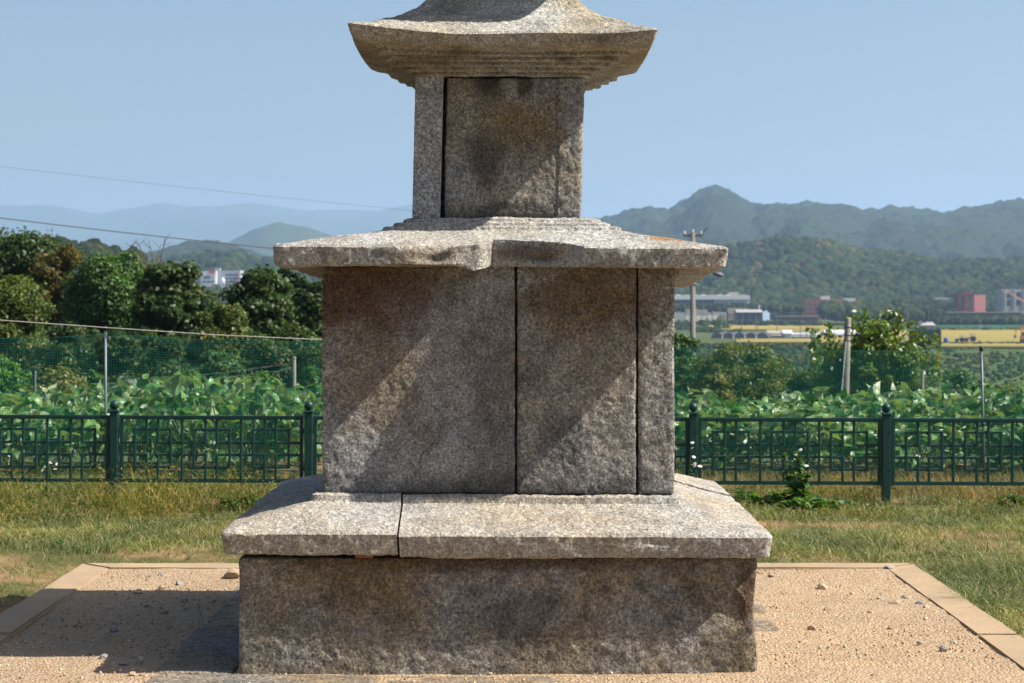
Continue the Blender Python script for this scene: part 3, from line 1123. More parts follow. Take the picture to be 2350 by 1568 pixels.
def make_net():
    net = empty('net_fence', (0, NY, 0))
    tag(net, 'fine green bird net stretched between thin steel poles behind the lattice fence', 'net')
    tops = []
    for (x, y, xb) in netpole_px:
        t = P(x, y, NY)
        bx = (xb - CXP) / NS
        mb = MB()
        mb.tube([(bx, 0, -0.12), (t[0], 0, t[2])], 0.0115, 8)
        po = mb.build('net_pole', M_steel, net, True)
        mb = MB()
        mb.tube([(t[0], 0, t[2] - 0.03), (t[0], 0, t[2] + 0.012)], 0.0165, 8)
        mb.tube([(bx + (t[0] - bx) * 0.4, 0, 0.50), (bx + (t[0] - bx) * 0.4, 0, 0.525)], 0.016, 8)
        mb.build('pole_clip', M_black, po, True)
        tops.append((t[0], t[2]))
    X0, X1 = tops[0][0], tops[-1][0]
    # top edge of the net (picture heights)
    ex = [(-420, 778), (0, 772), (120, 770), (225, 762), (242, 758), (262, 762), (420, 773), (740, 781), (905, 786), (1240, 798), (1580, 794), (1800, 800), (2100, 801), (2252, 799), (2420, 806), (2900, 812)]
    exw = np.array([(q[0] - CXP) / NS for q in ex])
    ezw = np.array([HC - (q[1] - HZ) / NS for q in ex])
    rs = np.random.default_rng(4)

    def ztop(x):
        return np.interp(x, exw, ezw)

    def sway(x, z):
        p = np.stack([x, z, 0 * x], 1)
        return fbm(p, 0.9, 3, 8) * 0.05

    def warp(x, t):
        p = np.stack([x, t * 1.3, 0 * x + 2], 1)
        z = t * (ztop(x) - 0.04) + 0.02
        xx = x + fbm(p, 0.8, 3, 15) * 0.03 + fbm(p, 4, 2, 16) * 0.004
        zz = z + fbm(p, 1.1, 3, 17) * 0.035 * np.sin(np.pi * np.clip(t, 0, 1)) + fbm(p, 6, 2, 18) * 0.004
        return xx, sway(xx, zz), zz

    Vs, Fs, base = [], [], 0
    sp = 0.0212
    w = 0.0020
    nv = int((X1 - X0) / sp)
    ts = np.linspace(0, 1, 26)
    for i in range(nv):
        x = np.full(26, X0 + i * sp)
        xx, yy, zz = warp(x, ts)
        a = np.stack([xx - w / 2, yy, zz], 1)
        b = np.stack([xx + w / 2, yy, zz], 1)
        V = np.empty((52, 3))
        V[0::2] = a
        V[1::2] = b
        k = np.arange(25) * 2 + base
        Vs.append(V)
        Fs.append(np.stack([k, k + 1, k + 3, k + 2], 1))
        base += 52
    nh = 60
    n = 260
    xs = np.linspace(X0, X1, n)
    for j in range(nh + 1):
        t = np.full(n, j / nh)
        xx, yy, zz = warp(xs, t)
        wj = w * (2.0 if j == nh else 1.0)
        V = np.empty((2 * n, 3))
        V[0::2] = np.stack([xx, yy - 0.0008, zz - wj / 2], 1)
        V[1::2] = np.stack([xx, yy - 0.0008, zz + wj / 2], 1)
        k = np.arange(n - 1) * 2 + base
        Vs.append(V)
        Fs.append(np.stack([k, k + 2, k + 3, k + 1], 1))
        base += 2 * n
    me = mesh_np('mesh_netting', np.concatenate(Vs), np.concatenate(Fs))
    obj('netting', me, M_net, net)
    # white cord strung over the pole tops on the left
    mb = MB()
    pts = [P(x, y, NY) for x, y in ((-420, 703), (0, 735), (242, 752), (500, 769), (740, 780), (905, 785))]
    mb.tube([(p[0], -0.018, p[2]) for p in pts], 0.0042, 6)
    mb.build('cord', M_string, net, True)


make_net()


# ------------------------------------------------------------------ foliage tools
def rand_unit(n, rs):
    v = rs.normal(size=(n, 3))
    return v / np.linalg.norm(v, axis=1, keepdims=True)


def leaf_cards(C, Nn, size, rs, aspect=0.62, fold=0.18):
    """pointed folded leaves at centres C facing Nn"""
    n = len(C)
    t = rand_unit(n, rs)
    a = np.cross(Nn, t)
    a /= np.maximum(np.linalg.norm(a, axis=1, keepdims=True), 1e-6)
    b = np.cross(Nn, a)
    s = size * rs.uniform(0.65, 1.3, (n, 1))
    V = np.empty((n, 4, 3))
    V[:, 0] = C - a * s * 0.5
    V[:, 1] = C + b * s * aspect * 0.5 + Nn * s * fold
    V[:, 2] = C + a * s * 0.5
    V[:, 3] = C - b * s * aspect * 0.5 + Nn * s * fold
    F = np.arange(n * 4).reshape(n, 4)
    return V.reshape(-1, 3), F


def crown_points(nclump, R, Hh, rs, shape='round'):
    """clump centres in a crown of radius R and height Hh (base at z=0)"""
    c = []
    while len(c) < nclump:
        p = rs.uniform(-1, 1, 3)
        z01 = (p[2] + 1) / 2
        if shape == 'round':
            lim = math.sqrt(max(0.0, 1 - (abs(z01 - 0.45) / 0.56) ** 2.2))
        elif shape == 'cone':
            lim = (1 - z01) ** 0.75 * 0.95 + 0.05
        elif shape == 'bush':
            lim = math.sqrt(max(0.0, 1 - z01 ** 2.2))
        else:
            lim = 1.0 - 0.5 * abs(z01 - 0.3)
        r = math.hypot(p[0], p[1])
        if r < lim and (r > lim * 0.35 or z01 > 0.75 or rs.random() < 0.25):
            c.append((p[0] * R * 0.86, p[1] * R * 0.86, z01 * Hh))
    return np.array(c)


def crown_mesh(name, R, Hh, leaf, nleaf, seed, shape='round', nclump=46, cl=(0.20, 0.36)):
    rs = np.random.default_rng(seed)
    cc = crown_points(nclump, R, Hh, rs, shape)
    cr = (cl[0] * 0.55 + (cl[1] * 1.15 - cl[0] * 0.55) * rs.random(len(cc)) ** 1.6) * R
    k = rs.choice(len(cc), nleaf, p=(cr ** 2) / np.sum(cr ** 2))
    u = rand_unit(nleaf, rs)
    rad = cr[k] * (rs.uniform(0.2, 1.0, nleaf) ** 0.5 + 0.22 * np.minimum(rs.exponential(0.6, nleaf), 3)) * (1 + 0.4 * vnoise(u * 2.5 + k[:, None] * 3.7, seed))
    C = cc[k] + u * rad[:, None] * np.array([1, 1, 0.72])
    Nn = u * 0.6 + np.array([0, 0, 0.55]) + rand_unit(nleaf, rs) * 0.75
    Nn /= np.linalg.norm(Nn, axis=1, keepdims=True)
    V, F = leaf_cards(C, Nn, leaf, rs)
    return mesh_np(name, V, F), cc, cr


def trunk_mesh(H0, zc, cc, r0, rs, nlimb=9):
    mb = MB()
    top = cc[np.argmax(cc[:, 2])]
    n = 6
    pts = []
    for i in range(n):
        t = i / (n - 1)
        pts.append((top[0] * t * 0.5 + rs.uniform(-.05, .05) * r0 * 6 * (0 < i < n - 1), top[1] * t * 0.5, -0.3 + t * (zc + top[2] * 0.8 + 0.3)))
    mb.tube(pts, [r0 * (1.25 - 1.05 * i / (n - 1)) for i in range(n)], 8)
    idx = rs.choice(len(cc), min(nlimb, len(cc)), replace=False)
    for i in idx:
        e = cc[i] + np.array([0, 0, zc])
        t = rs.uniform(0.35, 0.8)
        zt = min(t * (zc + top[2] * 0.8), e[2] - 0.05)
        tt = max(0.0, zt / max(zc + top[2] * 0.8, 1e-3))
        s = np.array([top[0] * tt * 0.5, top[1] * tt * 0.5, zt])
        m = (s + e) / 2 + np.array([0, 0, 0.12 * np.linalg.norm(e - s)])
        mb.tube([s, m, e], [r0 * 0.45, r0 * 0.28, r0 * 0.1], 6)
    return mb


def tree(name, label, cat, px, topy, wpx, Y, mat, leaf, nleaf, seed, shape='round', zcrown=None, nclump=46, cl=(0.20, 0.36), group=None, r0=None, base_y=None):
    zg = float(tz(Y))
    top = HC - (topy - HZ) * Y / FP
    R = wpx * Y / FP / 2
    H = top - zg
    zc = zcrown * H if zcrown is not None else 0.3 * H
    if base_y is not None:
        zc = max(0.05, (HC - (base_y - HZ) * Y / FP) - zg)
    t = empty(name, ((px - CXP) * Y / FP, Y, zg))
    tag(t, label, cat, group)
    nclump = int(nclump * 2.0)
    nleaf = int(nleaf * 1.9)
    leaf *= 0.86
    me, cc, cr = crown_mesh('crown', R, (H - zc) * 0.92, leaf, nleaf, seed, shape, nclump, cl)
    c = obj('crown', me, mat, t)
    c.location = (0, 0, zc)
    rs = np.random.default_rng(seed + 999)
    tm = trunk_mesh(H, zc, cc, r0 or max(0.05, R * 0.07), rs)
    tm.build('trunk', M_bark, t, True)
    return t


# ------------------------------------------------------------------ trees on the slope (left)
tree('oak_tree', 'tall dark green oak at the far left end of the tree row', 'tree', 40, 517, 250, 66, L_dark, 0.17, 21000, 101, base_y=830, nclump=70)
tree('rusty_tree', 'tree with rusty orange-brown leaves between green crowns', 'tree', 140, 558, 130, 61, L_rust, 0.14, 9000, 102, base_y=740, nclump=40)
tree('broadleaf_tree', 'broad rounded mid-green tree beside the rusty tree', 'tree', 255, 572, 215, 56, L_green, 0.13, 21000, 103, base_y=770, nclump=72)
t4 = tree('oak_tree', 'dark oak with bare dead twigs sticking out of its top', 'tree', 390, 592, 185, 51, L_dark, 0.15, 15000, 104, base_y=800, nclump=64, cl=(0.14, 0.27))
mb = MB()
rs = random.Random(5)
zt4 = HC - (600 - HZ) * 51 / FP - float(tz(51))
for dx, y1 in ((-0.55, 548), (-0.2, 552), (0.25, 545), (-0.4, 575), (0.1, 560), (-0.75, 556)):
    z1 = HC - (y1 - HZ) * 51 / FP - float(tz(51))
    a = Vector((dx * 0.25 - 0.3, 0, zt4 - 0.5))
    e = Vector((dx - 0.35, rs.uniform(-.2, .2), z1))
    m = (a + e) / 2 + Vector((rs.uniform(-.08, .08), 0, 0.04))
    mb.tube([a, m, e], [0.03, 0.018, 0.006], 5)
    for k in range(3):
        q = m.lerp(e, rs.uniform(0.1, 0.8))
        mb.tube([q, q + Vector((rs.uniform(-.22, .22), rs.uniform(-.1, .1), rs.uniform(0.05, .22)))], [0.009, 0.004], 4)
mb.build('dead_twigs', M_dead, t4)
tree('olive_bush', 'yellowish olive bush in front of the dark oak', 'bush', 505, 692, 135, 46, L_olive, 0.11, 12000, 105, 'bush', base_y=812, nclump=40)
tree('pine_tree', 'dark pine with open branches and bare trunk partly behind the pagoda', 'tree', 655, 556, 120, 58, L_pine, 0.13, 7500, 106, 'cone', base_y=760, nclump=40, cl=(0.16, 0.3))
tree('oak_tree', 'dark bushy oak next to the pine beside the pagoda', 'tree', 600, 612, 150, 53, L_dark, 0.14, 13000, 107, base_y=800, nclump=56)
tree('broadleaf_tree', 'dark brownish-green tree growing against the left side of the pagoda', 'tree', 725, 618, 110, 55, L_dark, 0.14, 8000, 108, base_y=800, nclump=40, cl=(0.15, 0.28))
tree('olive_tree', 'yellow-green leafy tree in front of the tall dark oak', 'tree', 20, 632, 190, 44, L_olive, 0.10, 19000, 109, base_y=830, nclump=60)
tree('vine_bush', 'bright green vine-covered mound behind the net', 'bush', 20, 800, 125, 27, L_bright, 0.075, 9000, 110, 'bush', base_y=960, nclump=34)
for i, (px, ty, w, Y, m, n, lab) in enumerate([
        (150, 715, 150, 42, L_dark, 9000, 'shady bush under the rusty tree'),
        (265, 745, 150, 40, L_dark, 9000, 'dark bush under the broad rounded tree behind the net pole'),
        (385, 760, 160, 40, L_dark, 9000, 'dark bush under the oak with dead twigs'),
        (620, 770, 190, 40, L_dark, 11000, 'wide dark bush below the pine'),
        (500, 800, 130, 34, L_green, 8000, 'mid-green bush below the yellowish olive bush'),
        (720, 790, 120, 38, L_dark, 7000, 'dark bush touching the left edge of the pagoda')]):
    tree('bush', lab, 'bush', px, ty, w, Y, m, 0.1, n, 120 + i, 'bush', base_y=930, nclump=34)
for i, (px, ty, w, Y, m, n, lab) in enumerate([
        (90, 735, 170, 50, L_dark, 9000, 'shaded bush at the back under the tall dark oak'),
        (205, 740, 170, 48, L_dark, 9000, 'shaded bush at the back below the rusty tree'),
        (325, 745, 170, 47, L_dark, 9000, 'shaded bush at the back between the rounded tree and the oak with dead twigs'),
        (445, 742, 160, 47, L_dark, 9000, 'shaded bush at the back behind the yellowish olive bush'),
        (560, 735, 170, 49, L_dark, 9000, 'shaded bush at the back below the dark bushy oak'),
        (690, 735, 170, 49, L_dark, 9000, 'shaded bush at the back below the brownish-green tree by the pagoda')]):
    tree('bush', lab, 'bush', px, ty, w, Y, m, 0.13, n, 220 + i, 'bush', base_y=990, nclump=40)
for i, (px, ty, w, Y, m, n, lf, lab) in enumerate([
        (140, 852, 170, 25, L_yel, 6000, 0.05, 'yellow-green weedy shrub beside a leaning grey stake'),
        (215, 838, 60, 26, L_bright, 2200, 0.06, 'small upright leafy shrub left of the net pole'),
        (300, 868, 160, 24, L_pale, 1500, 0.09, 'shrub with pale drooping leaves right of the net pole'),
        (440, 850, 110, 25, L_green, 3500, 0.06, 'low green shrub among the bean tops'),
        (590, 840, 120, 26, L_bright, 4500, 0.06, 'fresh green shrub left of the short concrete post'),
        (712, 835, 60, 25, L_bright, 2500, 0.06, 'fresh green shrub right of the short concrete post')]):
    tree('shrub', lab, 'shrub', px, ty, w, Y, m, lf, n, 140 + i, 'bush', base_y=960, nclump=26)

# right side
tree('broad_shrub', 'wide dark olive shrub mass behind the net beside the tall utility pole', 'shrub', 1705, 776, 270, 44, L_olive, 0.085, 19000, 160, 'bush', base_y=960, nclump=70, cl=(0.14, 0.26))
tree('yellow_green_bush', 'light yellow-green bush at the foot of the tall utility pole', 'bush', 1635, 832, 100, 32, L_yel, 0.06, 6500, 161, 'bush', base_y=960, nclump=30)
tree('mulberry_tree', 'leafy green tree with upright shoots behind the leaning concrete pole', 'tree', 2000, 735, 250, 38, L_shoot, 0.105, 9500, 162, 'round', base_y=960, nclump=60, cl=(0.12, 0.22))
tree('bush', 'green bush right behind the right-hand edge of the pagoda body', 'bush', 1562, 752, 90, 62, L_green, 0.13, 6000, 163, 'bush', base_y=900, nclump=30)
tree('shrub', 'sparse green shrub beside the right-hand net pole', 'shrub', 2250, 862, 110, 26, L_shoot, 0.06, 3000, 164, 'bush', base_y=960, nclump=24)
tree('bush', 'dark bush filling the foot of the tree with upright shoots', 'bush', 2010, 800, 330, 42, L_dark, 0.10, 13000, 165, 'bush', base_y=960, nclump=50)
for i, (px, ty, w, Y, m, n, lab) in enumerate([
        (1580, 800, 110, 48, L_green, 6000, 'green bush behind the foot of the tall utility pole'),
        (1660, 795, 150, 70, L_olive, 7000, 'brownish olive bush above the wide shrub mass'),
        (1790, 812, 150, 52, L_dark, 8000, 'dark bush right of the wide shrub mass'),
        (1850, 840, 120, 40, L_green, 6000, 'green bush between the shrub mass and the leaning pole'),
        (2190, 830, 130, 60, L_green, 5000, 'low green bush right of the tree with upright shoots'),
        (2330, 870, 120, 45, L_olive, 5000, 'olive bush beyond the right-hand net pole')]):
    tree('bush', lab, 'bush', px, ty, w, Y, m, 0.10, n, 180 + i, 'bush', base_y=980, nclump=34)
# upright shoots of the mulberry
rs2 = np.random.default_rng(66)
par = [o for o in COL.objects if o.name.startswith('mulberry_tree')][0]
Cs = []
for px, ty, Y in ((1985, 712, 37.5), (2030, 716, 38), (2045, 710, 38), (2062, 722, 38), (1905, 742, 37.6), (1870, 755, 37.5), (2120, 752, 38.2), (2148, 768, 38), (1955, 725, 37.8), (2090, 738, 38)):
    z1 = HC - (ty - HZ) * Y / FP
    z0 = z1 - 0.9
    t = rs2.uniform(0, 1, 110)
    Cs.append(np.stack([(px - CXP) * Y / FP + rs2.normal(0, 0.07, 110), Y + rs2.normal(0, 0.07, 110), z0 + t * (z1 - z0)], 1))
C = np.concatenate(Cs) - np.array(par.location)
Nn = rand_unit(len(C), rs2) + np.array([0, 0, 0.5])
Nn /= np.linalg.norm(Nn, axis=1, keepdims=True)
V, F = leaf_cards(C, Nn, 0.11, rs2)
tag(obj('shoots', mesh_np('shoots', V, F), L_shoot, par), kind='stuff')

# a row of bushes farther down the slope and in the valley (shared crowns)
bush_me = []
for k in range(4):
    me, cc, cr = crown_mesh('foliage', 1.0, 1.25, 0.13, 2600, 300 + k, 'bush', 30, (0.22, 0.38))
    me.materials.append([L_green, L_dark, L_olive, L_green][k])
    bush_me.append(me)
rs = random.Random(12)


def ground_at(y):
    """depth of the valley floor seen at picture height y"""
    return (HC + 17.5) * FP / (y - HZ)


def add_bush(px, topy, wpx, Y, zg, k, label, group):
    o = obj('valley_bush', bush_me[k])
    top = HC - (topy - HZ) * Y / FP
    R = wpx * Y / FP / 2
    o.location = ((px - CXP) * Y / FP, Y, zg - 0.05 * (top - zg))
    o.scale = (R, R, max(0.3, (top - zg) / 1.3))
    o.rotation_euler = (0, 0, rs.uniform(0, 6))
    tag(o, label, 'bush', group)


for px, ty, w, k in [(1568, 735, 60, 1), (1605, 745, 50, 0), (1640, 748, 45, 1), (1690, 752, 40, 0), (1790, 792, 60, 1), (1830, 788, 55, 1), (1860, 790, 50, 0), (1885, 785, 50, 1),
                     (1725, 796, 60, 1), (1760, 800, 50, 0), (2175, 795, 40, 1), (1665, 735, 24, 0), (1648, 722, 22, 0), (1620, 728, 26, 0), (1590, 733, 26, 1)]:
    yb = max(ty + w * 0.35, 757)
    Y = min(ground_at(yb), 1000)
    add_bush(px, ty, w, Y, -17.5, k, 'rounded green bush dotting the valley floor beyond the slope', 'bushes on the valley floor')
for px, ty, w, k in [(1750, 733, 30, 1), (1800, 740, 36, 0), (1835, 742, 36, 1), (1870, 738, 40, 1), (2260, 742, 50, 1), (2230, 738, 40, 0), (2300, 748, 46, 1), (2200, 741, 30, 0), (2330, 745, 40, 1)]:
    Y = 1080
    add_bush(px, ty, w, Y, -17.5, k, 'dark green bush along the foot of the retaining walls', 'bushes by the retaining walls')


# ------------------------------------------------------------------ bean field
def leaflet(rs):
    """one broad pointed leaflet, length 1, in local frame (x along, z up)"""
    xs = [0.0, 0.12, 0.42, 0.72, 1.0]
    ws = [0.0, 0.29, 0.36, 0.21, 0.0]
    zs = [0.0, 0.02, 0.02, -0.08, -0.28]
    V = [(0, 0, 0)]
    for x, w, z in zip(xs[1:4], ws[1:4], zs[1:4]):
        V += [(x - 0.05, -w, z + 0.17 * w / 0.36), (x, 0, z), (x - 0.05, w, z + 0.13 * w / 0.36)]
    V += [(1.0, 0, -0.28)]
    F = [(0, 1, 2, 2), (0, 2, 3, 3), (1, 4, 5, 2), (2, 5, 6, 3), (4, 7, 8, 5), (5, 8, 9, 6), (7, 10, 8, 8), (8, 10, 9, 9)]
    return np.array(V), F


LF_V, LF_F = leaflet(None)
LF_Q = np.array([f for f in LF_F if len(set(f)) == 4])
LF_T = np.array([f[:3] for f in LF_F if len(set(f)) == 3])


def place_leaflets(bases, dirs, norms, sizes):
    """returns vertices and triangles for many leaflets"""
    n = len(bases)
    d = dirs / np.linalg.norm(dirs, axis=1, keepdims=True)
    s = np.cross(norms, d)
    s /= np.maximum(np.linalg.norm(s, axis=1, keepdims=True), 1e-6)
    u = np.cross(d, s)
    L = LF_V[None] * sizes[:, None, None]
    W = bases[:, None] + L[..., 0:1] * d[:, None] + L[..., 1:2] * s[:, None] + L[..., 2:3] * u[:, None]
    m = len(LF_V)
    tri = np.concatenate([LF_T, LF_Q[:, [0, 1, 2]], LF_Q[:, [0, 2, 3]]])
    F = (np.arange(n)[:, None, None] * m + tri[None]).reshape(-1, 3)
    return W.reshape(-1, 3), F


def bean_mesh(seed, h, r, nstalk):
    rs = np.random.default_rng(seed)
    B, D, N, S = [], [], [], []
    mb = MB()
    for i in range(nstalk):
        a = rs.uniform(0, 6.283)
        rr = r * math.sqrt(rs.uniform(0.02, 1))
        z = h * (0.30 + 0.66 * rs.random() ** 0.55) * (1 - 0.25 * (rr / r) ** 2)
        p = np.array([rr * math.cos(a), rr * math.sin(a), z])
        out = np.array([math.cos(a), math.sin(a), 0])
        mb.tube([(p[0] * 0.35, p[1] * 0.35, z * 0.45), (p[0] * 0.8, p[1] * 0.8, z * 0.85), tuple(p)], [0.004, 0.003, 0.002], 3, False)
        sz = rs.uniform(0.085, 0.145)
        nb = np.array([0, 0, 1.0]) + rs.normal(0, 0.9, 3) + out * 0.2
        nb /= np.linalg.norm(nb)
        hd = out * 0.8 + rs.normal(0, 0.5, 3)
        hd -= nb * hd.dot(nb)
        hd /= max(np.linalg.norm(hd), 1e-6)
        sd = np.cross(nb, hd)
        for ang, off in ((0, 0.25), (1.45, 0.06), (-1.45, 0.06)):
            dv = hd * math.cos(ang) + sd * math.sin(ang) + np.array([0, 0, -rs.uniform(0.1, 0.45)])
            B.append(p + hd * off * sz)
            D.append(dv)
            N.append(nb + rs.normal(0, 0.4, 3))
            S.append(sz * rs.uniform(0.85, 1.1))
    V, F = place_leaflets(np.array(B), np.array(D), np.array(N), np.array(S))
    me = mesh_np('leaves', V, F)
    smooth(me)
    sm_ = mb.mesh('stalks')
    return me, sm_


bean_var = []
for k in range(7):
    lm, sm_ = bean_mesh(500 + k, 0.80, 0.42, 56)
    lm.materials.append(L_bean)
    sm_.materials.append(L_bstem)
    bean_var.append((lm, sm_))
rs = random.Random(21)
rowi = 0
for Yr in (17.75, 18.35, 18.95, 19.6, 20.3, 21.1):
    xw = 5.6 + (Yr - 17) * 0.3
    x = -xw + rs.uniform(0, 0.3)
    while x < xw:
        pxx = CXP + x * FP / Yr
        hidden = 800 < pxx < 1490
        if not hidden:
            h = 0.98 + 0.10 * math.sin(x * 1.7 + Yr) + rs.uniform(-0.08, 0.08)
            if rowi == 0:
                h *= 0.86
            if 1500 < pxx:
                h *= 0.93
            if 380 < pxx < 600:
                h *= 1.08
            p = empty('bean_plant', (x, Yr + rs.uniform(-.12, .12), float(tz(Yr)) - 0.02), rs.uniform(0, 6.28))
            p.scale = (1.0, 1.0, h)
            k = rs.randrange(7)
            obj('leaves', bean_var[k][0], None, p)
            obj('stalks', bean_var[k][1], None, p)
            tag(p, 'broad-leaved green bean plant growing in the field behind the net', 'plant', 'bean plants behind the net')
        x += rs.uniform(0.42, 0.56)
    rowi += 1


# ------------------------------------------------------------------ grass and weeds in the yard
def blades(n, X, Y, z0, hgt, wid, rs, lean_=0.8, curl=0.6):
    a = rs.uniform(0, 2 * np.pi, n)
    d = np.stack([np.cos(a), np.sin(a), np.zeros(n)], 1)
    s = np.stack([-np.sin(a + rs.normal(0, .6, n)), np.cos(a), np.zeros(n)], 1)
    s /= np.linalg.norm(s, axis=1, keepdims=True)
    ln = (lean_ * rs.uniform(0.2, 1.3, n))[:, None]
    h = hgt[:, None]
    w = wid[:, None]
    b = np.stack([X, Y, z0], 1)
    m = b + d * h * ln * 0.45 + np.array([0, 0, 1.0]) * h * 0.55
    e = b + d * h * (ln * 1.0 + curl * ln * 0.3) + np.array([0, 0, 1.0]) * h * (0.95 - 0.25 * ln)
    e[:, 2] = np.maximum(e[:, 2], z0 + 0.006)
    V = np.empty((n, 5, 3))
    V[:, 0] = b - s * w * 0.5
    V[:, 1] = b + s * w * 0.5
    V[:, 2] = m - s * w * 0.42
    V[:, 3] = m + s * w * 0.42
    V[:, 4] = e
    i = np.arange(n)[:, None] * 5
    F = np.concatenate([i + np.array([[0, 1, 3]]), i + np.array([[0, 3, 2]]), i + np.array([[2, 3, 4]])])
    return V.reshape(-1, 3), F


def outside_pad(X, Y):
    return ~((X > KX0 + 0.01) & (X < KX1 - 0.01) & (Y > KY0) & (Y < KY1 - 0.005))


def soil_mask(X, Y):
    p = np.stack([X, Y, 0 * X], 1)
    b = fbm(p, 1.0, 4, 44)
    # bare earth along the left of the pad
    dl = np.exp(-(((X + 1.6) / 1.3) ** 2 + ((Y - 12.3) / 0.55) ** 2)) * 0.75 + np.exp(-(((X + 3.1) / 0.55) ** 2 + ((Y - 10.2) / 2.0) ** 2)) * 0.75
    dl += np.exp(-(((X + 3.6) / 0.8) ** 2 + ((Y - 12.6) / 0.6) ** 2)) * 0.4
    return b + dl


rs = np.random.default_rng(31)
n = 330000
X = rs.uniform(-6.6, 6.6, n)
Y = 8.0 + (17.9 - 8.0) * rs.random(n)
keep = outside_pad(X, Y) & (np.abs(X) < 0.27 * Y + 1.2)
sm = soil_mask(X, Y)
keep &= rs.random(n) < np.clip(1.0 - (sm - 0.02) * 2.4, 0.14, 1)
X, Y = X[keep], Y[keep]
p3 = np.stack([X, Y, 0 * X], 1)
hh = (0.036 + 0.034 * fbm(p3, 1.6, 3, 45)) * rs.uniform(0.5, 1.7, len(X)) + 0.010
V, F = blades(len(X), X, Y, 0 * X - 0.004, hh * 1.25, rs.uniform(0.003, 0.0065, len(X)), rs, 1.9)
tag(obj('grass', mesh_np('grass', V, F), L_grass), 'short dry-tipped yard grass around the sandy pad', 'grass', kind='stuff')

# yellow-brown sedge along the fence, thicker on the left
n = 60000
X = rs.uniform(-6.2, 6.2, n)
Y = rs.normal(15.25, 0.85, n)
p3 = np.stack([X, Y, 0 * X], 1)
dens = np.where(X < -1.0, 0.40, 0.08) + fbm(p3, 2.6, 3, 46) * 1.1
keep = (rs.random(n) < dens) & (Y > 13.9) & (Y < 17.8)
X, Y = X[keep], Y[keep]
p3 = np.stack([X, Y, 0 * X], 1)
hh = np.where(X < -1.0, 0.17, 0.11) * rs.uniform(0.5, 1.5, len(X)) * (1 + 0.7 * fbm(p3, 1.5, 2, 47))
hh = np.clip(hh, 0.04, 0.4) * np.clip((Y - 13.4) / 1.4, 0.3, 1) * rs.choice([0.55, 0.75, 1.0, 1.25], len(X))
V, F = blades(len(X), X, Y, 0 * X, hh, rs.uniform(0.003, 0.007, len(X)), rs, 1.35, 1.2)
# spiky seed heads
m = 16000
ii = rs.choice(len(X), m)
C = np.stack([X[ii], Y[ii], hh[ii] * rs.uniform(0.75, 1.15, m)], 1) + rs.normal(0, 0.012, (m, 3))
Nn = rand_unit(m, rs)
V2, F2 = leaf_cards(C, Nn, 0.03, rs, 0.28, 0.05)
F2 = np.concatenate([F2[:, [0, 1, 2]], F2[:, [0, 2, 3]]]) + len(V)
tag(obj('sedge', mesh_np('sedge', np.concatenate([V, V2]), np.concatenate([F, F2])), L_sedge), 'yellowing sedge growing along the foot of the lattice fence', 'sedge', kind='stuff')

# dry straw between fence and net on the right
n = 24000
X = rs.uniform(0.6, 6.3, n)
Y = rs.uniform(15.5, 17.6, n)
p3 = np.stack([X, Y, 0 * X], 1)
keep = rs.random(n) < 0.55 + fbm(p3, 1.0, 3, 48)
X, Y = X[keep], Y[keep]
hh = rs.uniform(0.07, 0.26, len(X)) * (0.5 + 0.5 * rs.random(len(X)))
V, F = blades(len(X), X, Y, 0 * X, hh, rs.uniform(0.003, 0.005, len(X)), rs, 1.3)
tag(obj('dry_straw', mesh_np('dry_straw', V, F), L_straw), 'dead brown straw lying between fence and net', 'straw', kind='stuff')


def weed(name, label, px, py_base, hgt, nleaf, lsz, spread, seed, mat=L_weed, flowers=0, Y=None, cat='weed', group=None):
    Y = Y or HC * FP / (py_base - HZ)
    rs = np.random.default_rng(seed)
    t = empty(name, ((px - CXP) * Y / FP, Y, 0))
    tag(t, label, cat, group)
    mb = MB()
    B, D, N, S = [], [], [], []
    ns = max(1, nleaf // 16)
    tips = []
    for k in range(ns):
        a = rs.uniform(0, 6.28)
        q = spread * rs.uniform(0.1, 1) if ns > 1 else 0.02
        hh = hgt * rs.uniform(0.6, 1.0) if k else hgt
        b = np.array([q * 0.08 * math.cos(a), q * 0.08 * math.sin(a), 0])
        e = np.array([q * math.cos(a), q * math.sin(a), hh])
        md = (b + e) / 2 + rs.normal(0, 0.02, 3)
        mb.tube([b, md, e], [0.005, 0.004, 0.002], 5)
        tips.append(e)
        for j in range(nleaf // ns):
            tt = rs.uniform(0.08, 1.0)
            c = b + (e - b) * tt + rs.normal(0, 0.006, 3)
            aa = rs.uniform(0, 6.28)
            B.append(c)
            D.append([math.cos(aa), math.sin(aa), rs.uniform(-0.3, 0.7)])
            N.append(np.array([0, 0, 1]) + rs.normal(0, 0.3, 3))
            S.append(lsz * rs.uniform(0.6, 1.15) * (1.1 - 0.5 * tt))
    V, F = place_leaflets(np.array(B), np.array(D, float), np.array(N), np.array(S))
    obj('leaves', mesh_np('leaves', V, F), mat, t)
    mb.build('stem', mat, t)
    for k in range(flowers):
        tip = tips[k % ns] + rs.normal(0, 0.055, 3) * (1 if k >= ns else 0.4) + np.array([0, 0, 0.015])
        f = MB()
        tilt = rs.normal(0, 0.5, 2)
        up = Vector((tilt[0], tilt[1] - 0.5, 1)).normalized()
        x = up.cross(Vector((0, 1, 0.1))).normalized()
        y = up.cross(x)
        c = Vector(tip)
        for j in range(9):
            a = j * 6.283 / 9
            d = x * math.cos(a) + y * math.sin(a)
            s = x * -math.sin(a) + y * math.cos(a)
            f.add([c + d * 0.003 - s * 0.002, c + d * 0.014 - s * 0.004, c + d * 0.014 + s * 0.004, c + d * 0.003 + s * 0.002], [(0, 1, 2, 3)])
        fo = f.build('flower', M_petal, t)
        f = MB()
        f.lathe([(0.005, 0.001), (0.004, 0.004), (0.001, 0.005)], tuple(c), 6)
        f.build('flower_centre', M_yolk, fo)
    return t


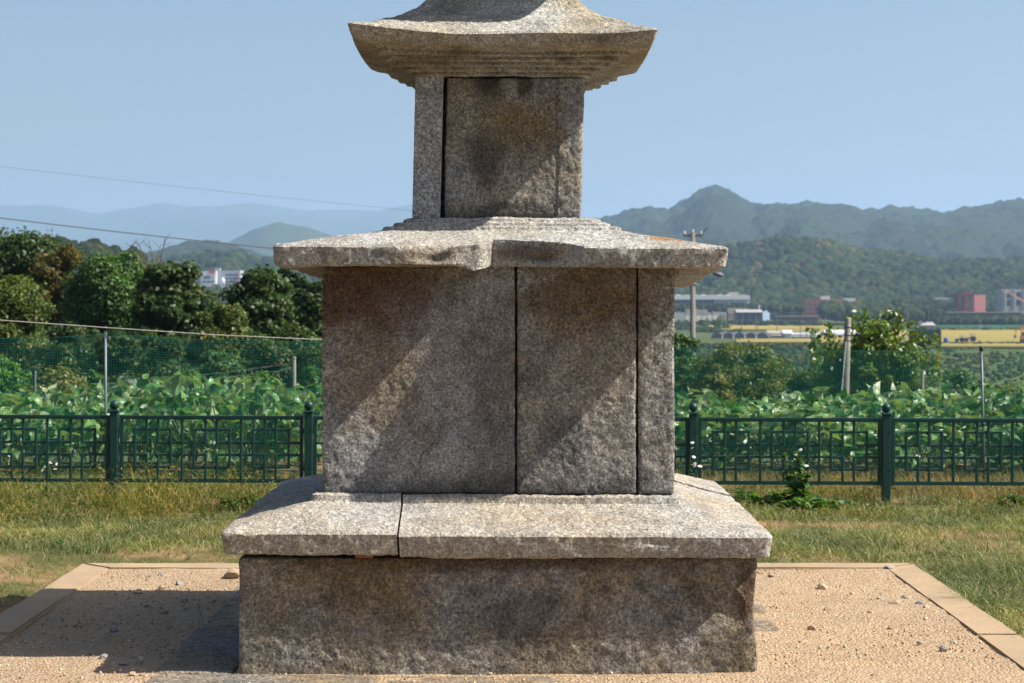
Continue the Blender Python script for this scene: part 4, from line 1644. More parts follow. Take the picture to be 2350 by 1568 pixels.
weed('tall_weed', 'tall leafy green weed with small white flowers in front of the lattice panel', 1832, 1172, 0.44, 150, 0.095, 0.13, 601, flowers=6)
weed('fleabane', 'fleabane with white daisy flowers beside a ball-topped fence post', 1592, 1146, 0.42, 40, 0.05, 0.12, 602, flowers=9, Y=14.9)
weed('fleabane', 'white-flowered fleabane in the sedge on the left behind the lattice fence', 108, 1128, 0.22, 30, 0.05, 0.12, 612, flowers=8, Y=16.0)
weed('leafy_weed', 'low dark leafy weed patch spreading at the foot of the tall weed', 1785, 1168, 0.12, 300, 0.12, 0.5, 603)
weed('leafy_weed', 'low leafy weed right of the tall weed', 1885, 1174, 0.10, 150, 0.10, 0.28, 604)
weed('leafy_weed', 'small fresh green weed beside the left edge of the stone cap', 648, 1168, 0.13, 70, 0.075, 0.13, 605)
weed('leafy_weed', 'small upright weed near the fence post left of the pagoda', 668, 1126, 0.22, 60, 0.075, 0.07, 606, Y=15.0)
weed('leafy_weed', 'dark green weed low in the yellow sedge', 540, 1170, 0.12, 160, 0.07, 0.26, 607)
weed('leafy_weed', 'broad upright dock leaves behind the lattice panel', 2040, 1108, 0.2, 20, 0.13, 0.05, 608, L_bright, Y=16.4)
weed('leafy_weed', 'green weed at the right border of the yard grass', 2322, 1166, 0.10, 110, 0.085, 0.22, 609)
weed('leafy_weed', 'pale young weed in the short grass', 140, 1256, 0.04, 24, 0.05, 0.07, 610, L_bright)

# ------------------------------------------------------------------ gravel and loose stones on the pad
rs = np.random.default_rng(71)


def pebble_mesh(name, seed, sub=2):
    bm = bmesh.new()
    bmesh.ops.create_icosphere(bm, subdivisions=sub, radius=1)
    r = np.random.default_rng(seed)
    planes = [(Vector(q).normalized(), r.uniform(0.55, 0.85)) for q in r.normal(size=(7, 3))]
    for v in bm.verts:
        for nrm_, d in planes:
            e = v.co.dot(nrm_) - d
            if e > 0:
                v.co -= nrm_ * e
    me = bpy.data.meshes.new(name)
    bm.to_mesh(me)
    bm.free()
    return me


peb = []
for k in range(6):
    me = pebble_mesh('pebble', 80 + k)
    me.materials.append(simple('pebble_%d' % k, [(0.30, 0.28, 0.26), (0.42, 0.28, 0.17), (0.24, 0.22, 0.2), (0.48, 0.36, 0.24), (0.33, 0.24, 0.16), (0.2, 0.2, 0.2)][k], 0.9, 0.2, 0, 0.3, 3))
    peb.append(me)


def on_pad(x, y):
    return KX0 + KW + 0.04 < x < KX1 - KW - 0.04 and KY0 + KW < y < KY1 - KW - 0.03 and not (abs(x - TX) < 1.5 and abs(y - TYC) < 1.47)


cnt = 0
while cnt < 46:
    x, y = rs.uniform(KX0, KX1), rs.uniform(8.2, KY1)
    if not on_pad(x, y):
        continue
    k = int(rs.integers(0, 6))
    s = rs.uniform(0.012, 0.026)
    o = obj('pebble', peb[k])
    o.location = (x, y, 0.026 + s * 0.25)
    o.scale = (s * rs.uniform(0.8, 1.3), s * rs.uniform(0.8, 1.3), s * rs.uniform(0.5, 0.8))
    o.rotation_euler = (0, 0, rs.uniform(0, 6))
    tag(o, 'loose pebble lying on the orange sandy pad', 'pebble', 'pebbles on the sandy pad')
    cnt += 1
# named larger stones
for px, py, s, k, lab in [(533, 1336, 0.055, 4, 'brown rock lying against the left rear foot of the pagoda'), (1886, 1363, 0.036, 3, 'squarish tan stone alone on the right side of the pad'),
                          (1470 + 435, 1300 - 0, 0.0, 0, ''), (2040, 1316, 0.030, 0, 'flat grey stone chip by the inner corner of the kerb')]:
    if not lab:
        continue
    Y = HC * FP / (py - HZ)
    o = obj('rock', peb[k])
    o.location = ((px - CXP) * Y / FP, Y, 0.026 + s * 0.3)
    o.scale = (s * 1.2, s, s * 0.7)
    o.rotation_euler = (0, 0, px)
    tag(o, lab, 'rock')
# fine gravel
n = 9000
X = rs.uniform(KX0 + KW, KX1 - KW, n)
Y = rs.uniform(8.0, KY1 - KW, n)
k = ~((np.abs(X - TX) < 1.1) & (np.abs(Y - TYC) < 1.1))
X, Y = X[k], Y[k]
n = len(X)
o8 = np.array([(1, 0, 0), (-1, 0, 0), (0, 1, 0), (0, -1, 0), (0, 0, 1), (0, 0, -1)], float)
f8 = np.array([(0, 2, 4), (2, 1, 4), (1, 3, 4), (3, 0, 4), (2, 0, 5), (1, 2, 5), (3, 1, 5), (0, 3, 5)])
s = 0.0025 + 0.006 * rs.random(n) ** 3
Vv = o8[None] * s[:, None, None] * rs.uniform(0.7, 1.3, (n, 6, 1)) + np.stack([X, Y, 0.026 + 0 * X], 1)[:, None]
Ff = (np.arange(n)[:, None, None] * 6 + f8[None]).reshape(-1, 3)
M_grav = leaf_mat('gravel_grain', [(0, (0.22, 0.15, 0.09)), (0.5, (0.42, 0.29, 0.18)), (1, (0.62, 0.5, 0.36))], 0.0, 0.9, 0.2)
tag(obj('gravel', mesh_np('gravel', Vv.reshape(-1, 3), Ff), M_grav), 'fine orange grit scattered over the pad', 'gravel', kind='stuff')


# ------------------------------------------------------------------ poles, lamps and wires
def utility_pole(px, topy, Y, label, r0, r1, extras=True):
    zg = float(tz(Y))
    z1 = HC - (topy - HZ) * Y / FP - zg
    t = empty('utility_pole', ((px - CXP) * Y / FP, Y, zg))
    tag(t, label, 'utility pole')
    mb = MB()
    mb.tube([(0, 0, -0.5), (0, 0, z1)], [r0, r1], 14)
    sh = mb.build('shaft', M_pole, t, True)
    zz = lambda y: HC - (y - HZ) * Y / FP - zg
    mb = MB()
    mb.box(-0.42, 0.42, -0.05, 0.05, z1 - 0.18, z1 - 0.08)
    mb.tube([(0.35, 0, z1 - 0.1), (0.62, 0, z1 + 0.22)], 0.025, 6)
    mb.build('crossarm', M_lampd, t)
    for dx in (-0.36, 0.0, 0.36):
        mb = MB()
        mb.lathe([(0.03, 0), (0.055, 0.03), (0.03, 0.06), (0.055, 0.09), (0.02, 0.13)], (dx, 0, z1 - 0.079 + (0.08 if dx == 0 else 0)), 8)
        mb.build('insulator', M_lampw, t, True)
    if extras:
        for y in (647, 654):
            mb = MB()
            mb.tube([(0, 0, zz(y)), (0, 0, zz(y) + 0.07)], r1 + 0.045, 12)
            mb.tube([(-0.3, -0.05, zz(y)), (0.3, -0.05, zz(y))], 0.02, 6)
            mb.build('pole_band', M_steel, t, True)
        for y in (842, 857, 872):
            mb = MB()
            mb.lathe([(0.02, 0), (0.06, 0.02), (0.06, 0.1), (0.02, 0.12)], (r0 + 0.08, -0.1, zz(y)), 8)
            mb.box(r0 * 0.5, r0 + 0.08, -0.12, -0.08, zz(y) + 0.03, zz(y) + 0.06)
            mb.build('spool_insulator', M_lampw, t, True)
        mb = MB()
        mb.tube([(-0.8, -0.05, zz(816)), (0.75, -0.05, zz(810))], 0.03, 6)
        mb.build('arm', M_steel, t)
        for (xp, yp, nm, mt) in ((1648, 630, 'street_lamp_head', M_lampd), (1607, 881, 'flood_lamp_head', M_lampw)):
            lx, lz = (xp - px) * Y / FP, zz(yp)
            mb = MB()
            mb.tube([(0, 0, lz - 0.1), (lx * 0.5, -0.1, lz + 0.05), (lx - 0.12, -0.1, lz)], 0.025, 6)
            mb.build('lamp_arm', M_steel, t, True)
            up = 0.30 if nm == 'flood_lamp_head' else -0.14
            c = Vector((lx, -0.1, lz))
            mb = MB()
            a = c + Vector((-0.22, 0, -up * 0.5))
            b = c + Vector((0.22, 0, up * 0.5))
            mb.tube([a, a.lerp(b, 0.25), a.lerp(b, 0.7), b], [0.03, 0.09, 0.11, 0.05], 10)
            mb.build(nm, mt, t, True)
    return t


utility_pole(1590, 534, 85, 'tall grey concrete utility pole with crossarm right of the pagoda', 0.165, 0.10)
utility_pole(-420, 330, 70, 'concrete utility pole carrying the power cables at their left end', 0.19, 0.12, False)


def cable(pts, Y0, Y1, r, label, name='power_cable'):
    """through picture points, depth running from Y0 to Y1"""
    xs = np.array([p[0] for p in pts], float)
    ys = np.array([p[1] for p in pts], float)
    co = np.polyfit(xs, ys, min(2, len(pts) - 1))
    mb = MB()
    q = []
    for x in np.linspace(xs[0], xs[-1], 40):
        Y = Y0 + (Y1 - Y0) * (x - xs[0]) / (xs[-1] - xs[0])
        q.append(P(x, np.polyval(co, x), Y))
    mb.tube(q, r, 6)
    o = mb.build(name, M_wire, None, True)
    tag(o, label, 'cable')


cable([(-420, 446), (0, 498), (610, 570), (1590, 648)], 70, 85, 0.022, 'thick dark power cable sagging across the trees on the left')
cable([(-420, 331), (0, 380), (945, 485), (1590, 540)], 70, 85, 0.006, 'thin pale overhead wire high against the left sky')
cable([(1594, 540), (1900, 640), (2250, 720), (2600, 780)], 85, 190, 0.012, 'thin wire dropping from the pole top towards the valley')
cable([(1594, 815), (1750, 850), (1900, 905)], 85, 40, 0.008, 'thin service wire running down behind the net')

# leaning pole with bands
Y = 36.0
zg = float(tz(Y))
t = empty('leaning_pole', ((1936 - CXP) * Y / FP, Y, zg))
tag(t, 'leaning sawn-off concrete pole with metal bands in front of the leafy tree', 'pole')
z1 = HC - (729 - HZ) * Y / FP - zg
zv = HC - (898 - HZ) * Y / FP - zg
dx = (1946 - 1940) * Y / FP
sl_ = dx / (z1 - zv)
xz = lambda z: (1940 - 1936) * Y / FP + (z - zv) * sl_
mb = MB()
mb.tube([(xz(0), 0, -0.3), (xz(z1 - 0.02), 0, z1 - 0.03), (xz(z1), 0, z1)], [0.088, 0.056, 0.045], 14)
mb.build('shaft', M_conc, t, True)
for yb in (750, 768, 781):
    z = HC - (yb - HZ) * Y / FP - zg
    mb = MB()
    mb.tube([(xz(z), 0, z - 0.015), (xz(z), 0, z + 0.015)], 0.066, 12)
    mb.build('metal_band', M_steel, t, True)
mb = MB()
z = HC - (783 - HZ) * Y / FP - zg
mb.tube([(xz(z) - 0.03, -0.066, z), (xz(0) - 0.28, -0.2, 0.0)], 0.007, 5)
mb.build('guy_wire', M_lampw, t)


def small_post(px, topy, boty, Y, r, label, mat, lean_px=0, extra=False, name='post'):
    zg = float(tz(Y))
    z1 = HC - (topy - HZ) * Y / FP - zg
    t = empty(name, ((px - CXP) * Y / FP, Y, zg))
    tag(t, label, 'post')
    l = lean_px * Y / FP
    mb = MB()
    mb.tube([(-l * 0.6, 0, -0.2), (l, 0, z1 - 0.01), (l, 0, z1)], [r * 1.1, r, r * 0.8], 10)
    mb.build('shaft', mat, t, True)
    mb = MB()
    mb.tube([(l, 0, z1 - r * 1.3), (l, 0, z1 - r * 0.6)], r * 1.12, 10)
    mb.build('band', M_steel, t, True)
    if extra:
        for s in (-1, 1):
            mb = MB()
            mb.lathe([(0.015, 0), (0.04, 0.02), (0.04, 0.06), (0.015, 0.08)], (l + s * (r + 0.04), 0, z1 - 0.42), 8)
            mb.box(l + min(s * r * 0.5, s * (r + 0.04)), l + max(s * r * 0.5, s * (r + 0.04)), -0.01, 0.01, z1 - 0.39, z1 - 0.37)
            mb.build('insulator', M_lampw, t, True)
    return t


small_post(675, 819, 902, 30, 0.027, 'short pale concrete post left of the pagoda behind the bean field', M_conc, name='concrete_post')
small_post(2117, 850, 895, 36, 0.028, 'short grey post with white insulators right of the leaning pole', M_conc, extra=True, name='concrete_post')
small_post(78, 852, 910, 24, 0.013, 'thin leaning grey stake in the yellow-green weeds', M_steel, 3, name='stake')
for i, yy in enumerate((834, 846)):
    cable([(120, yy + 62), (400, yy + 34), (675, yy)], 27, 30, 0.0035, ['upper thin wire tied to the short concrete post', 'lower thin wire tied to the short concrete post'][i], 'fence_wire')

# ------------------------------------------------------------------ hills and mountains
def hill_grid(pts, Yc, Yf, zf, nx, ny, amp, seed, back=1.3, rough=0.0, rscale=0.02, zb=None):
    xs = np.array([p[0] for p in pts], float)
    ys = np.array([p[1] for p in pts], float)
    px = np.linspace(xs[0], xs[-1], nx)
    py = np.interp(px, xs, ys)
    k = np.ones(5) / 5
    py = np.convolve(np.pad(py, 2, 'edge'), k, 'valid')
    t = np.concatenate([np.linspace(0, 1, ny), np.linspace(1, back, max(4, ny // 5))[1:]])
    zc = HC - (py - HZ) * Yc / FP
    V = np.zeros((len(t), nx, 3))
    for i, tt in enumerate(t):
        if tt <= 1:
            Y = Yf + (Yc - Yf) * tt
            s = tt ** 0.9
            z = zf + (zc - zf) * s
            env = math.sin(math.pi * min(1, tt * 0.97)) ** 0.8
        else:
            Y = Yc * (1 + (tt - 1))
            z = zc - (zc - zf) * ((tt - 1) / (back - 1)) ** 1.3
            env = 0.2
        X = (px - CXP) * Y / FP
        V[i, :, 0] = X
        V[i, :, 1] = Y
        pn = np.stack([X, np.full(nx, Y), 0 * X], 1)
        hgt = np.maximum(zc - zf, 1)
        f0 = 5.0 / max(hgt.max() * 4, 1)
        ps = pn * np.array([1.0, 0.45, 1.0])
        V[i, :, 2] = z + hgt * amp * env * (1.6 * (0.12 - np.abs(fbm(ps, f0, 3, seed))) + 0.5 * fbm(pn, f0 * 0.6, 2, seed + 1))
        if rough:
            V[i, :, 2] += fbm(pn, rscale, 3, seed + 3) * rough
    return V


def hill(name, V, mat):
    ny, nx, _ = V.shape
    i = np.arange((ny - 1) * nx).reshape(ny - 1, nx)[:, :-1].ravel()
    F = np.stack([i, i + 1, i + nx + 1, i + nx], 1)
    o = obj(name, mesh_np(name, V.reshape(-1, 3), F), mat, sm=True)
    tag(o, kind='structure')
    return o


def canopy(name, label, V, n, r0, r1, seed, tmax=1.0, thin=None, mat=None):
    """tree crowns over a hillside, one mass"""
    rs = np.random.default_rng(seed)
    ny, nx, _ = V.shape
    bm = bmesh.new()
    bmesh.ops.create_icosphere(bm, subdivisions=2, radius=1)
    bv = np.array([v.co[:] for v in bm.verts])
    bf = np.array([[v.index for v in f.verts] for f in bm.faces])
    bm.free()
    a = rs.random(n) ** 0.8 * (ny - 2) * tmax
    b = rs.random(n) * (nx - 2)
    i, j = a.astype(int), b.astype(int)
    fa, fb = (a - i)[:, None], (b - j)[:, None]
    C = V[i, j] * (1 - fa) * (1 - fb) + V[i + 1, j] * fa * (1 - fb) + V[i, j + 1] * (1 - fa) * fb + V[i + 1, j + 1] * fa * fb
    if thin is not None:
        k = thin(C, rs)
        C = C[k]
    n = len(C)
    R = rs.uniform(r0, r1, n)
    C[:, 2] += R * 0.35
    W = np.repeat(bv[None], n, 0)
    nz = vnoise((W * 1.7 + np.arange(n)[:, None, None] * 5.1).reshape(-1, 3), seed).reshape(n, -1, 1)
    nz2 = vnoise((W * 4.1 + np.arange(n)[:, None, None] * 9.1).reshape(-1, 3), seed + 1).reshape(n, -1, 1)
    W = W * (1 + 0.28 * nz + 0.16 * nz2)
    W = W * R[:, None, None] * np.stack([rs.uniform(.85, 1.15, n), rs.uniform(.85, 1.15, n), rs.uniform(0.8, 1.35, n)], 1)[:, None]
    W = W + C[:, None]
    F = (np.arange(n)[:, None, None] * len(bv) + bf[None]).reshape(-1, 3)
    o = obj(name, mesh_np(name, W.reshape(-1, 3), F), mat or M_forest)
    tag(o, label, 'forest', kind='stuff')


far = [(-1500, 500), (-900, 470), (-500, 490), (-200, 475), (0, 472), (60, 468), (130, 470), (200, 485), (240, 487), (320, 474), (370, 467), (430, 478), (500, 478), (560, 470), (630, 467),
       (680, 478), (760, 483), (830, 487), (880, 478), (948, 467), (1010, 470), (1100, 490), (1250, 520), (1500, 560), (1800, 580), (2600, 590), (3600, 580)]
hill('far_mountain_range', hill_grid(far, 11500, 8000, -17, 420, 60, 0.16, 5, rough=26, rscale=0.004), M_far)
lefthill = [(300, 640), (430, 605), (525, 556), (580, 527), (610, 515), (640, 510), (665, 516), (700, 518), (735, 530), (770, 545), (850, 572), (980, 600), (1150, 620), (1400, 640)]
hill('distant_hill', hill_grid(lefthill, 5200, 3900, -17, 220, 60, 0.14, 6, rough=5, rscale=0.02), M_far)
mtn = [(1050, 560), (1150, 535), (1250, 517), (1340, 507), (1400, 497), (1430, 490), (1480, 482), (1535, 485), (1570, 465), (1600, 445), (1625, 435), (1645, 434), (1680, 441), (1705, 455), (1730, 468),
       (1765, 464), (1800, 467), (1850, 461), (1900, 470), (1945, 470), (1985, 481), (2050, 474), (2100, 480), (2150, 485), (2175, 487), (2230, 470), (2290, 459), (2350, 452), (2500, 440), (2700, 450), (3000, 480), (3500, 500)]
hill('mountain', hill_grid(mtn, 3600, 1900, -17, 620, 200, 0.24, 7, rough=11, rscale=0.06), M_mount)
left3 = [(150, 640), (260, 610), (345, 577), (400, 562), (440, 556), (480, 553), (540, 560), (575, 572), (610, 588), (680, 602), (800, 615), (1000, 630)]
hill('wooded_ridge', hill_grid(left3, 2600, 1900, -17, 220, 70, 0.12, 8, rough=5, rscale=0.08), M_mount)

near = [(1180, 650), (1300, 632), (1450, 615), (1560, 600), (1620, 588), (1680, 566), (1740, 556), (1775, 546), (1800, 541), (1840, 546), (1900, 556), (1960, 572), (2030, 578), (2100, 591), (2150, 600), (2250, 598), (2350, 595), (2500, 590), (2700, 600), (3000, 620)]
near = [(a, b + 9) for a, b in near]
Vn = hill_grid(near, 1750, 1370, -14, 260, 60, 0.2, 9)
hill('wooded_hill', Vn, M_mount)
canopy('hill_forest', 'dense dark green wood covering the near hill on the right', Vn, 10500, 2.8, 5.0, 91, 0.86)
ridge = [(-900, 500), (-500, 515), (-200, 528), (20, 530), (75, 537), (110, 535), (160, 543), (210, 549), (260, 563), (310, 574), (360, 596), (400, 630), (440, 668), (520, 700), (600, 710), (750, 720)]
ridge = [(a, b + 26) for a, b in ridge]
Vr = hill_grid(ridge, 640, 430, -17, 200, 40, 0.08, 10)
hill('near_ridge', Vr, M_mount)
canopy('ridge_forest', 'dark wood along the low ridge behind the trees on the left', Vr, 4200, 1.6, 3.0, 92, 0.86)
mid = [(120, 640), (300, 622), (430, 600), (480, 590), (540, 592), (600, 604), (680, 612), (800, 620), (1000, 640)]
Vm = hill_grid(mid, 1900, 1500, 2, 120, 30, 0.08, 11)
hill('factory_ridge', Vm, M_mount)
canopy('factory_wood', 'wood on the rise behind the white factory on the left', Vm, 1500, 4, 7, 93, 0.86)
# a wooded rise below the white factory on the left
low = [(100, 684), (300, 678), (420, 671), (560, 671), (700, 676), (900, 684)]
Vl = hill_grid(low, 1380, 900, -17, 100, 30, 0.05, 12, back=1.2)
hill('factory_rise', Vl, M_mount)
canopy('rise_wood', 'scattered wood on the slope below the white factory', Vl, 1100, 2.2, 4.2, 94, 0.85)


# trees around the buildings at the foot of the wooded hill
def belt(name, label, x0, x1, y0, y1, Ya, Yb, n, r0, r1, seed, mat=None):
    rs = np.random.default_rng(seed)
    m = np.zeros((2, 60, 3))
    px = np.linspace(x0, x1, 60)
    for i, (Y, yy) in enumerate(((Ya, y0), (Yb, y1))):
        m[i, :, 0] = (px - CXP) * Y / FP
        m[i, :, 1] = Y
        m[i, :, 2] = HC - (yy - HZ) * Y / FP
    m = np.concatenate([m[:1] * (1 - t) + m[1:] * t for t in np.linspace(0, 1, 8)])
    canopy(name, label, m, n, r0, r1, seed, 1.0, None, mat)


belt('tree_belt', 'trees at the foot of the hill behind the valley factory', 1500, 1850, 712, 704, 1225, 1236, 240, 1.2, 2.3, 201)
belt('dark_grove', 'dark grove in front of the brick building', 1888, 2120, 730, 706, 1130, 1230, 420, 2.0, 3.6, 202)
belt('roadside_trees', 'trees between the brick and the red building', 2060, 2200, 730, 700, 1130, 1220, 260, 2.0, 4.0, 203)
belt('valley_scrub', 'scrub between the sheds and the rice fields', 1545, 1890, 743, 740, 1075, 1110, 170, 0.5, 1.2, 205)
belt('stream_scrub', 'scrub along the near edge of the tunnel greenhouses', 1545, 1900, 803, 796, 655, 700, 260, 0.6, 1.3, 206)
belt('crop_rows', 'low bushy crop rows in the valley right of the leafy tree', 2050, 2600, 905, 806, 372, 640, 900, 0.3, 0.8, 207, M_scrub)
belt('slope_scrub', 'low scrub on the valley floor below the greenhouses', 1500, 2050, 880, 800, 415, 660, 700, 0.4, 1.3, 208, M_scrub)
belt('paddy_bank_scrub', 'weedy bank between the two rice fields on the right', 2060, 2600, 793, 790, 700, 725, 420, 0.25, 0.8, 209, M_scrub)
belt('field_edge_scrub', 'weedy edge below the lower rice field', 2060, 2600, 803, 800, 655, 672, 420, 0.25, 0.6, 210, M_scrub)
belt('hedge_scrub', 'low hedge along the far edge of the rice on the right', 2060, 2600, 761, 758, 955, 990, 380, 0.5, 1.5, 211, M_scrub)
belt('bank_scrub', 'scrub on the bank below the red building', 2140, 2420, 742, 735, 1000, 1060, 260, 1.2, 2.2, 204)


# ------------------------------------------------------------------ valley floor fields
def field(name, x0, x1, y0, y1, mat, kind='structure', lift=0.25):
    """flat field on the valley floor between two picture heights"""
    Ya, Yb = ground_at(y1), ground_at(y0)
    z = -17.5 + lift
    V = [((x0 - CXP) * Ya / FP, Ya, z), ((x1 - CXP) * Ya / FP, Ya, z), ((x1 - CXP) * Yb / FP, Yb, z), ((x0 - CXP) * Yb / FP, Yb, z)]
    W = [(a, b, z - 0.9) for a, b, _ in V]
    o = MB()
    o.add(V + W, [(0, 1, 2, 3), (0, 4, 5, 1), (1, 5, 6, 2), (2, 6, 7, 3), (3, 7, 4, 0)])
    ob = o.build(name, mat)
    tag(ob, kind=kind)


for a in [(1620, 1900, 750.0, 759.5), (1760, 1862, 760.5, 764), (1540, 1690, 741.5, 748), (2085, 2700, 760.5, 790), (2160, 2700, 792.5, 800), (1690, 1860, 782, 790), (1880, 2160, 760, 790)]:
    field('rice_paddy', *a, M_paddy, lift=0.8)
M_crop = mountain_mat('low_crop', (0.035, 0.06, 0.018), (0.09, 0.115, 0.035), 0.35, 0.6)
field('crop_field', 2100, 2800, 803, 905, M_crop, lift=0.1)

# ------------------------------------------------------------------ buildings
W_white = simple('wall_white', (0.56, 0.57, 0.57), 0.7)
W_teal = simple('wall_teal', (0.05, 0.10, 0.13), 0.6)
W_grey = simple('wall_grey', (0.32, 0.33, 0.35), 0.8)
W_brick = simple('wall_brick', (0.22, 0.075, 0.055), 0.9)
W_brick_lit = simple('wall_brick_sunlit', (0.33, 0.14, 0.11), 0.9)  # sunlit copy of the brick, the light put into its colour
W_red = simple('wall_red', (0.20, 0.05, 0.05), 0.85)
W_navy = simple('wall_navy', (0.018, 0.03, 0.06), 0.6)
W_steelb = simple('wall_bluegrey', (0.20, 0.27, 0.36), 0.6)
W_roofg = simple('roof_grey', (0.30, 0.28, 0.27), 0.7)
W_blue = simple('roof_blue', (0.06, 0.25, 0.60), 0.6)
W_blue2 = simple('roof_dark_blue', (0.05, 0.10, 0.33), 0.6)
W_glass = simple('window_glass', (0.03, 0.045, 0.05), 0.15, 0.6)
W_tan = simple('wall_tan', (0.33, 0.27, 0.2), 0.9)
W_film = simple('greenhouse_dark_film', (0.045, 0.045, 0.05), 0.6)
W_filmw = simple('greenhouse_white_film', (0.6, 0.62, 0.64), 0.5)
W_greenf = simple('green_fence_sheet', (0.10, 0.36, 0.22), 0.6)
W_wall = simple('retaining_wall_stone', (0.085, 0.08, 0.075), 0.95, 0.2, 0, 0.4, 0.6)
W_redsign = simple('red_sign', (0.55, 0.06, 0.03), 0.6)
W_orange = simple('orange_paint', (0.6, 0.19, 0.03), 0.5)


def bbox_px(x0, x1, y0, y1, Y, Y2=None):
    """box front face at depth Y covering picture rectangle; sunk a little into the ground"""
    return (x0 - CXP) * Y / FP, (x1 - CXP) * Y / FP, HC - (y1 - HZ) * Y / FP, HC - (y0 - HZ) * Y / FP


def building(name, label, x0, x1, y0, y1, Y, depth, mat, foot=3.0, cat='building'):
    a, b, z0, z1 = bbox_px(x0, x1, y0, y1, Y)
    t = empty(name, ((a + b) / 2, Y, z0))
    tag(t, label, cat)
    hw = (b - a) / 2
    MB().box(-hw, hw, 0, depth, -foot, z1 - z0).build('wall', mat, t)
    t['hw'] = hw
    t['hh'] = z1 - z0
    t['Y'] = Y
    return t, hw, z1 - z0


def win(t, x, z, w, h, mat=None, d=0.15, y=0.0, name='window'):
    fr = MB().box(x - w / 2 - 0.12, x + w / 2 + 0.12, y - d, y + 0.02, z - h / 2 - 0.12, z + h / 2 + 0.12).build(name, W_white if name == 'window' else mat, t)
    if name == 'window':
        MB().box(x - w / 2, x + w / 2, y - d - 0.03, y - d + 0.1, z - h / 2, z + h / 2).build('pane', mat or W_glass, fr)
    return fr


# long factory
t, hw, hh = building('factory', 'long low white and teal factory at the foot of the wooded hill', 1500, 1720, 679, 704, 1240, 40, W_white, 9)
MB().box(-hw - 0.3, hw + 0.3, -1.2, 41, hh - 2.4, hh + 0.3).build('roof_fascia', simple('fascia_white', (0.6, 0.61, 0.6), 0.6), t)
MB().box(-hw + 0.5, hw - 22, -0.4, 0.0, hh - 4.9, hh - 2.45).build('window_band', W_teal, t)
for k in range(12):
    MB().box(-hw + 3 + k * 4.6, -hw + 3.25 + k * 4.6, -0.6, -0.42, 0.2, hh - 2.5).build('pilaster', W_grey, t)
MB().box(hw - 12, hw - 5.5, 10, 16, hh + 0.3, hh + 2.3).build('roof_unit', W_tan, t)
for k in range(9):
    MB().box(-hw + 4 + k * 5.2, -hw + 6.4 + k * 5.2, 2, 8, hh + 0.3, hh + 0.75).build('skylight', W_filmw if k % 3 else W_tan, t)
for k in range(6):
    win(t, hw - 20 + k * 3.0, 2.2, 1.2, 0.9)

# small blue-roofed sheds
for (x0, x1, y0, y1, m, lab) in [(1575, 1605, 711, 724, W_blue, 'small shed with bright blue roof left of the utility pole cables'),
                                 (1606, 1624, 711, 724, W_blue2, 'small shed with dark blue roof next to the bright blue one'),
                                 (1671, 1716, 708, 722, W_blue2, 'long tan shed with violet-blue roof above the navy shed'),
                                 (1636, 1664, 717, 724, W_blue, 'low blue-roofed lean-to beside the navy shed')]:
    t, hw, hh = building('shed', lab, x0, x1, y0, y1, 1210, 9, W_tan, 6, 'shed')
    mb = MB()
    mb.add([(-hw - 0.4, -0.8, hh * 0.45), (hw + 0.4, -0.8, hh * 0.45), (hw + 0.4, 4.5, hh), (-hw - 0.4, 4.5, hh), (hw + 0.4, 10, hh * 0.45), (-hw - 0.4, 10, hh * 0.45),
            (-hw - 0.4, -0.8, hh * 0.45 - .2), (hw + 0.4, -0.8, hh * 0.45 - .2)], [(0, 1, 2, 3), (3, 2, 4, 5), (6, 7, 1, 0)])
    mb.build('roof', m, t)
    t.children[0].scale = (1, 1, 0.42)
    for k in range(3):
        win(t, -hw * 0.6 + k * hw * 0.6, hh * 0.16, hw * 0.2, hh * 0.14)
t, hw, hh = building('yard_wall', 'pale concrete yard wall below the blue-roofed sheds', 1572, 1650, 724, 733, 1190, 0.4, W_white, 3, 'wall')
for k in range(7):
    MB().box(-hw + k * hw / 3 - 0.15, -hw + k * hw / 3 + 0.15, -0.2, -0.01, -1, hh + 0.15).build('pier', W_grey, t)

# navy shed with gable end
a, b, z0, z1 = bbox_px(1691, 1750, 717, 740, 1150)
t = empty('navy_shed', ((a + b) / 2, 1150, z0))
tag(t, 'dark navy metal shed with grey roof and pale gable end', 'shed')
hw, hh = (b - a) / 2, z1 - z0
MB().box(-hw, hw, 0, 14, -4, hh).build('wall', W_navy, t)
mb = MB()
mb.add([(-hw - .3, -0.6, hh), (hw + .3, -0.6, hh), (hw + .3, 7, hh + 1.6), (-hw - .3, 7, hh + 1.6), (hw + .3, 14.6, hh), (-hw - .3, 14.6, hh)], [(0, 1, 2, 3), (3, 2, 4, 5)])
mb.build('roof', W_roofg, t)
mb = MB()
mb.add([(hw + 0.05, 0, -4), (hw + 5.2, 8, -4), (hw + 5.2, 8, hh - 0.6), (hw + 2.6, 4, hh + 1.3), (hw + 0.05, 0, hh)], [(0, 1, 2, 3, 4)])
mb.build('gable_end', W_steelb, t)
for k in range(3):
    MB().box(-hw + (k + 1) * hw / 2 - 0.1, -hw + (k + 1) * hw / 2 + 0.1, -0.15, 0.0, 0, hh).build('bay_post', W_steelb, t)
mb = MB()
mb.lathe([(0.3, 0), (0.3, 2.2), (0.5, 2.3), (0.5, 2.8), (0.1, 3.1)], (hw - 1, 8, hh + 1), 8)
mb.build('vent', W_filmw, t)

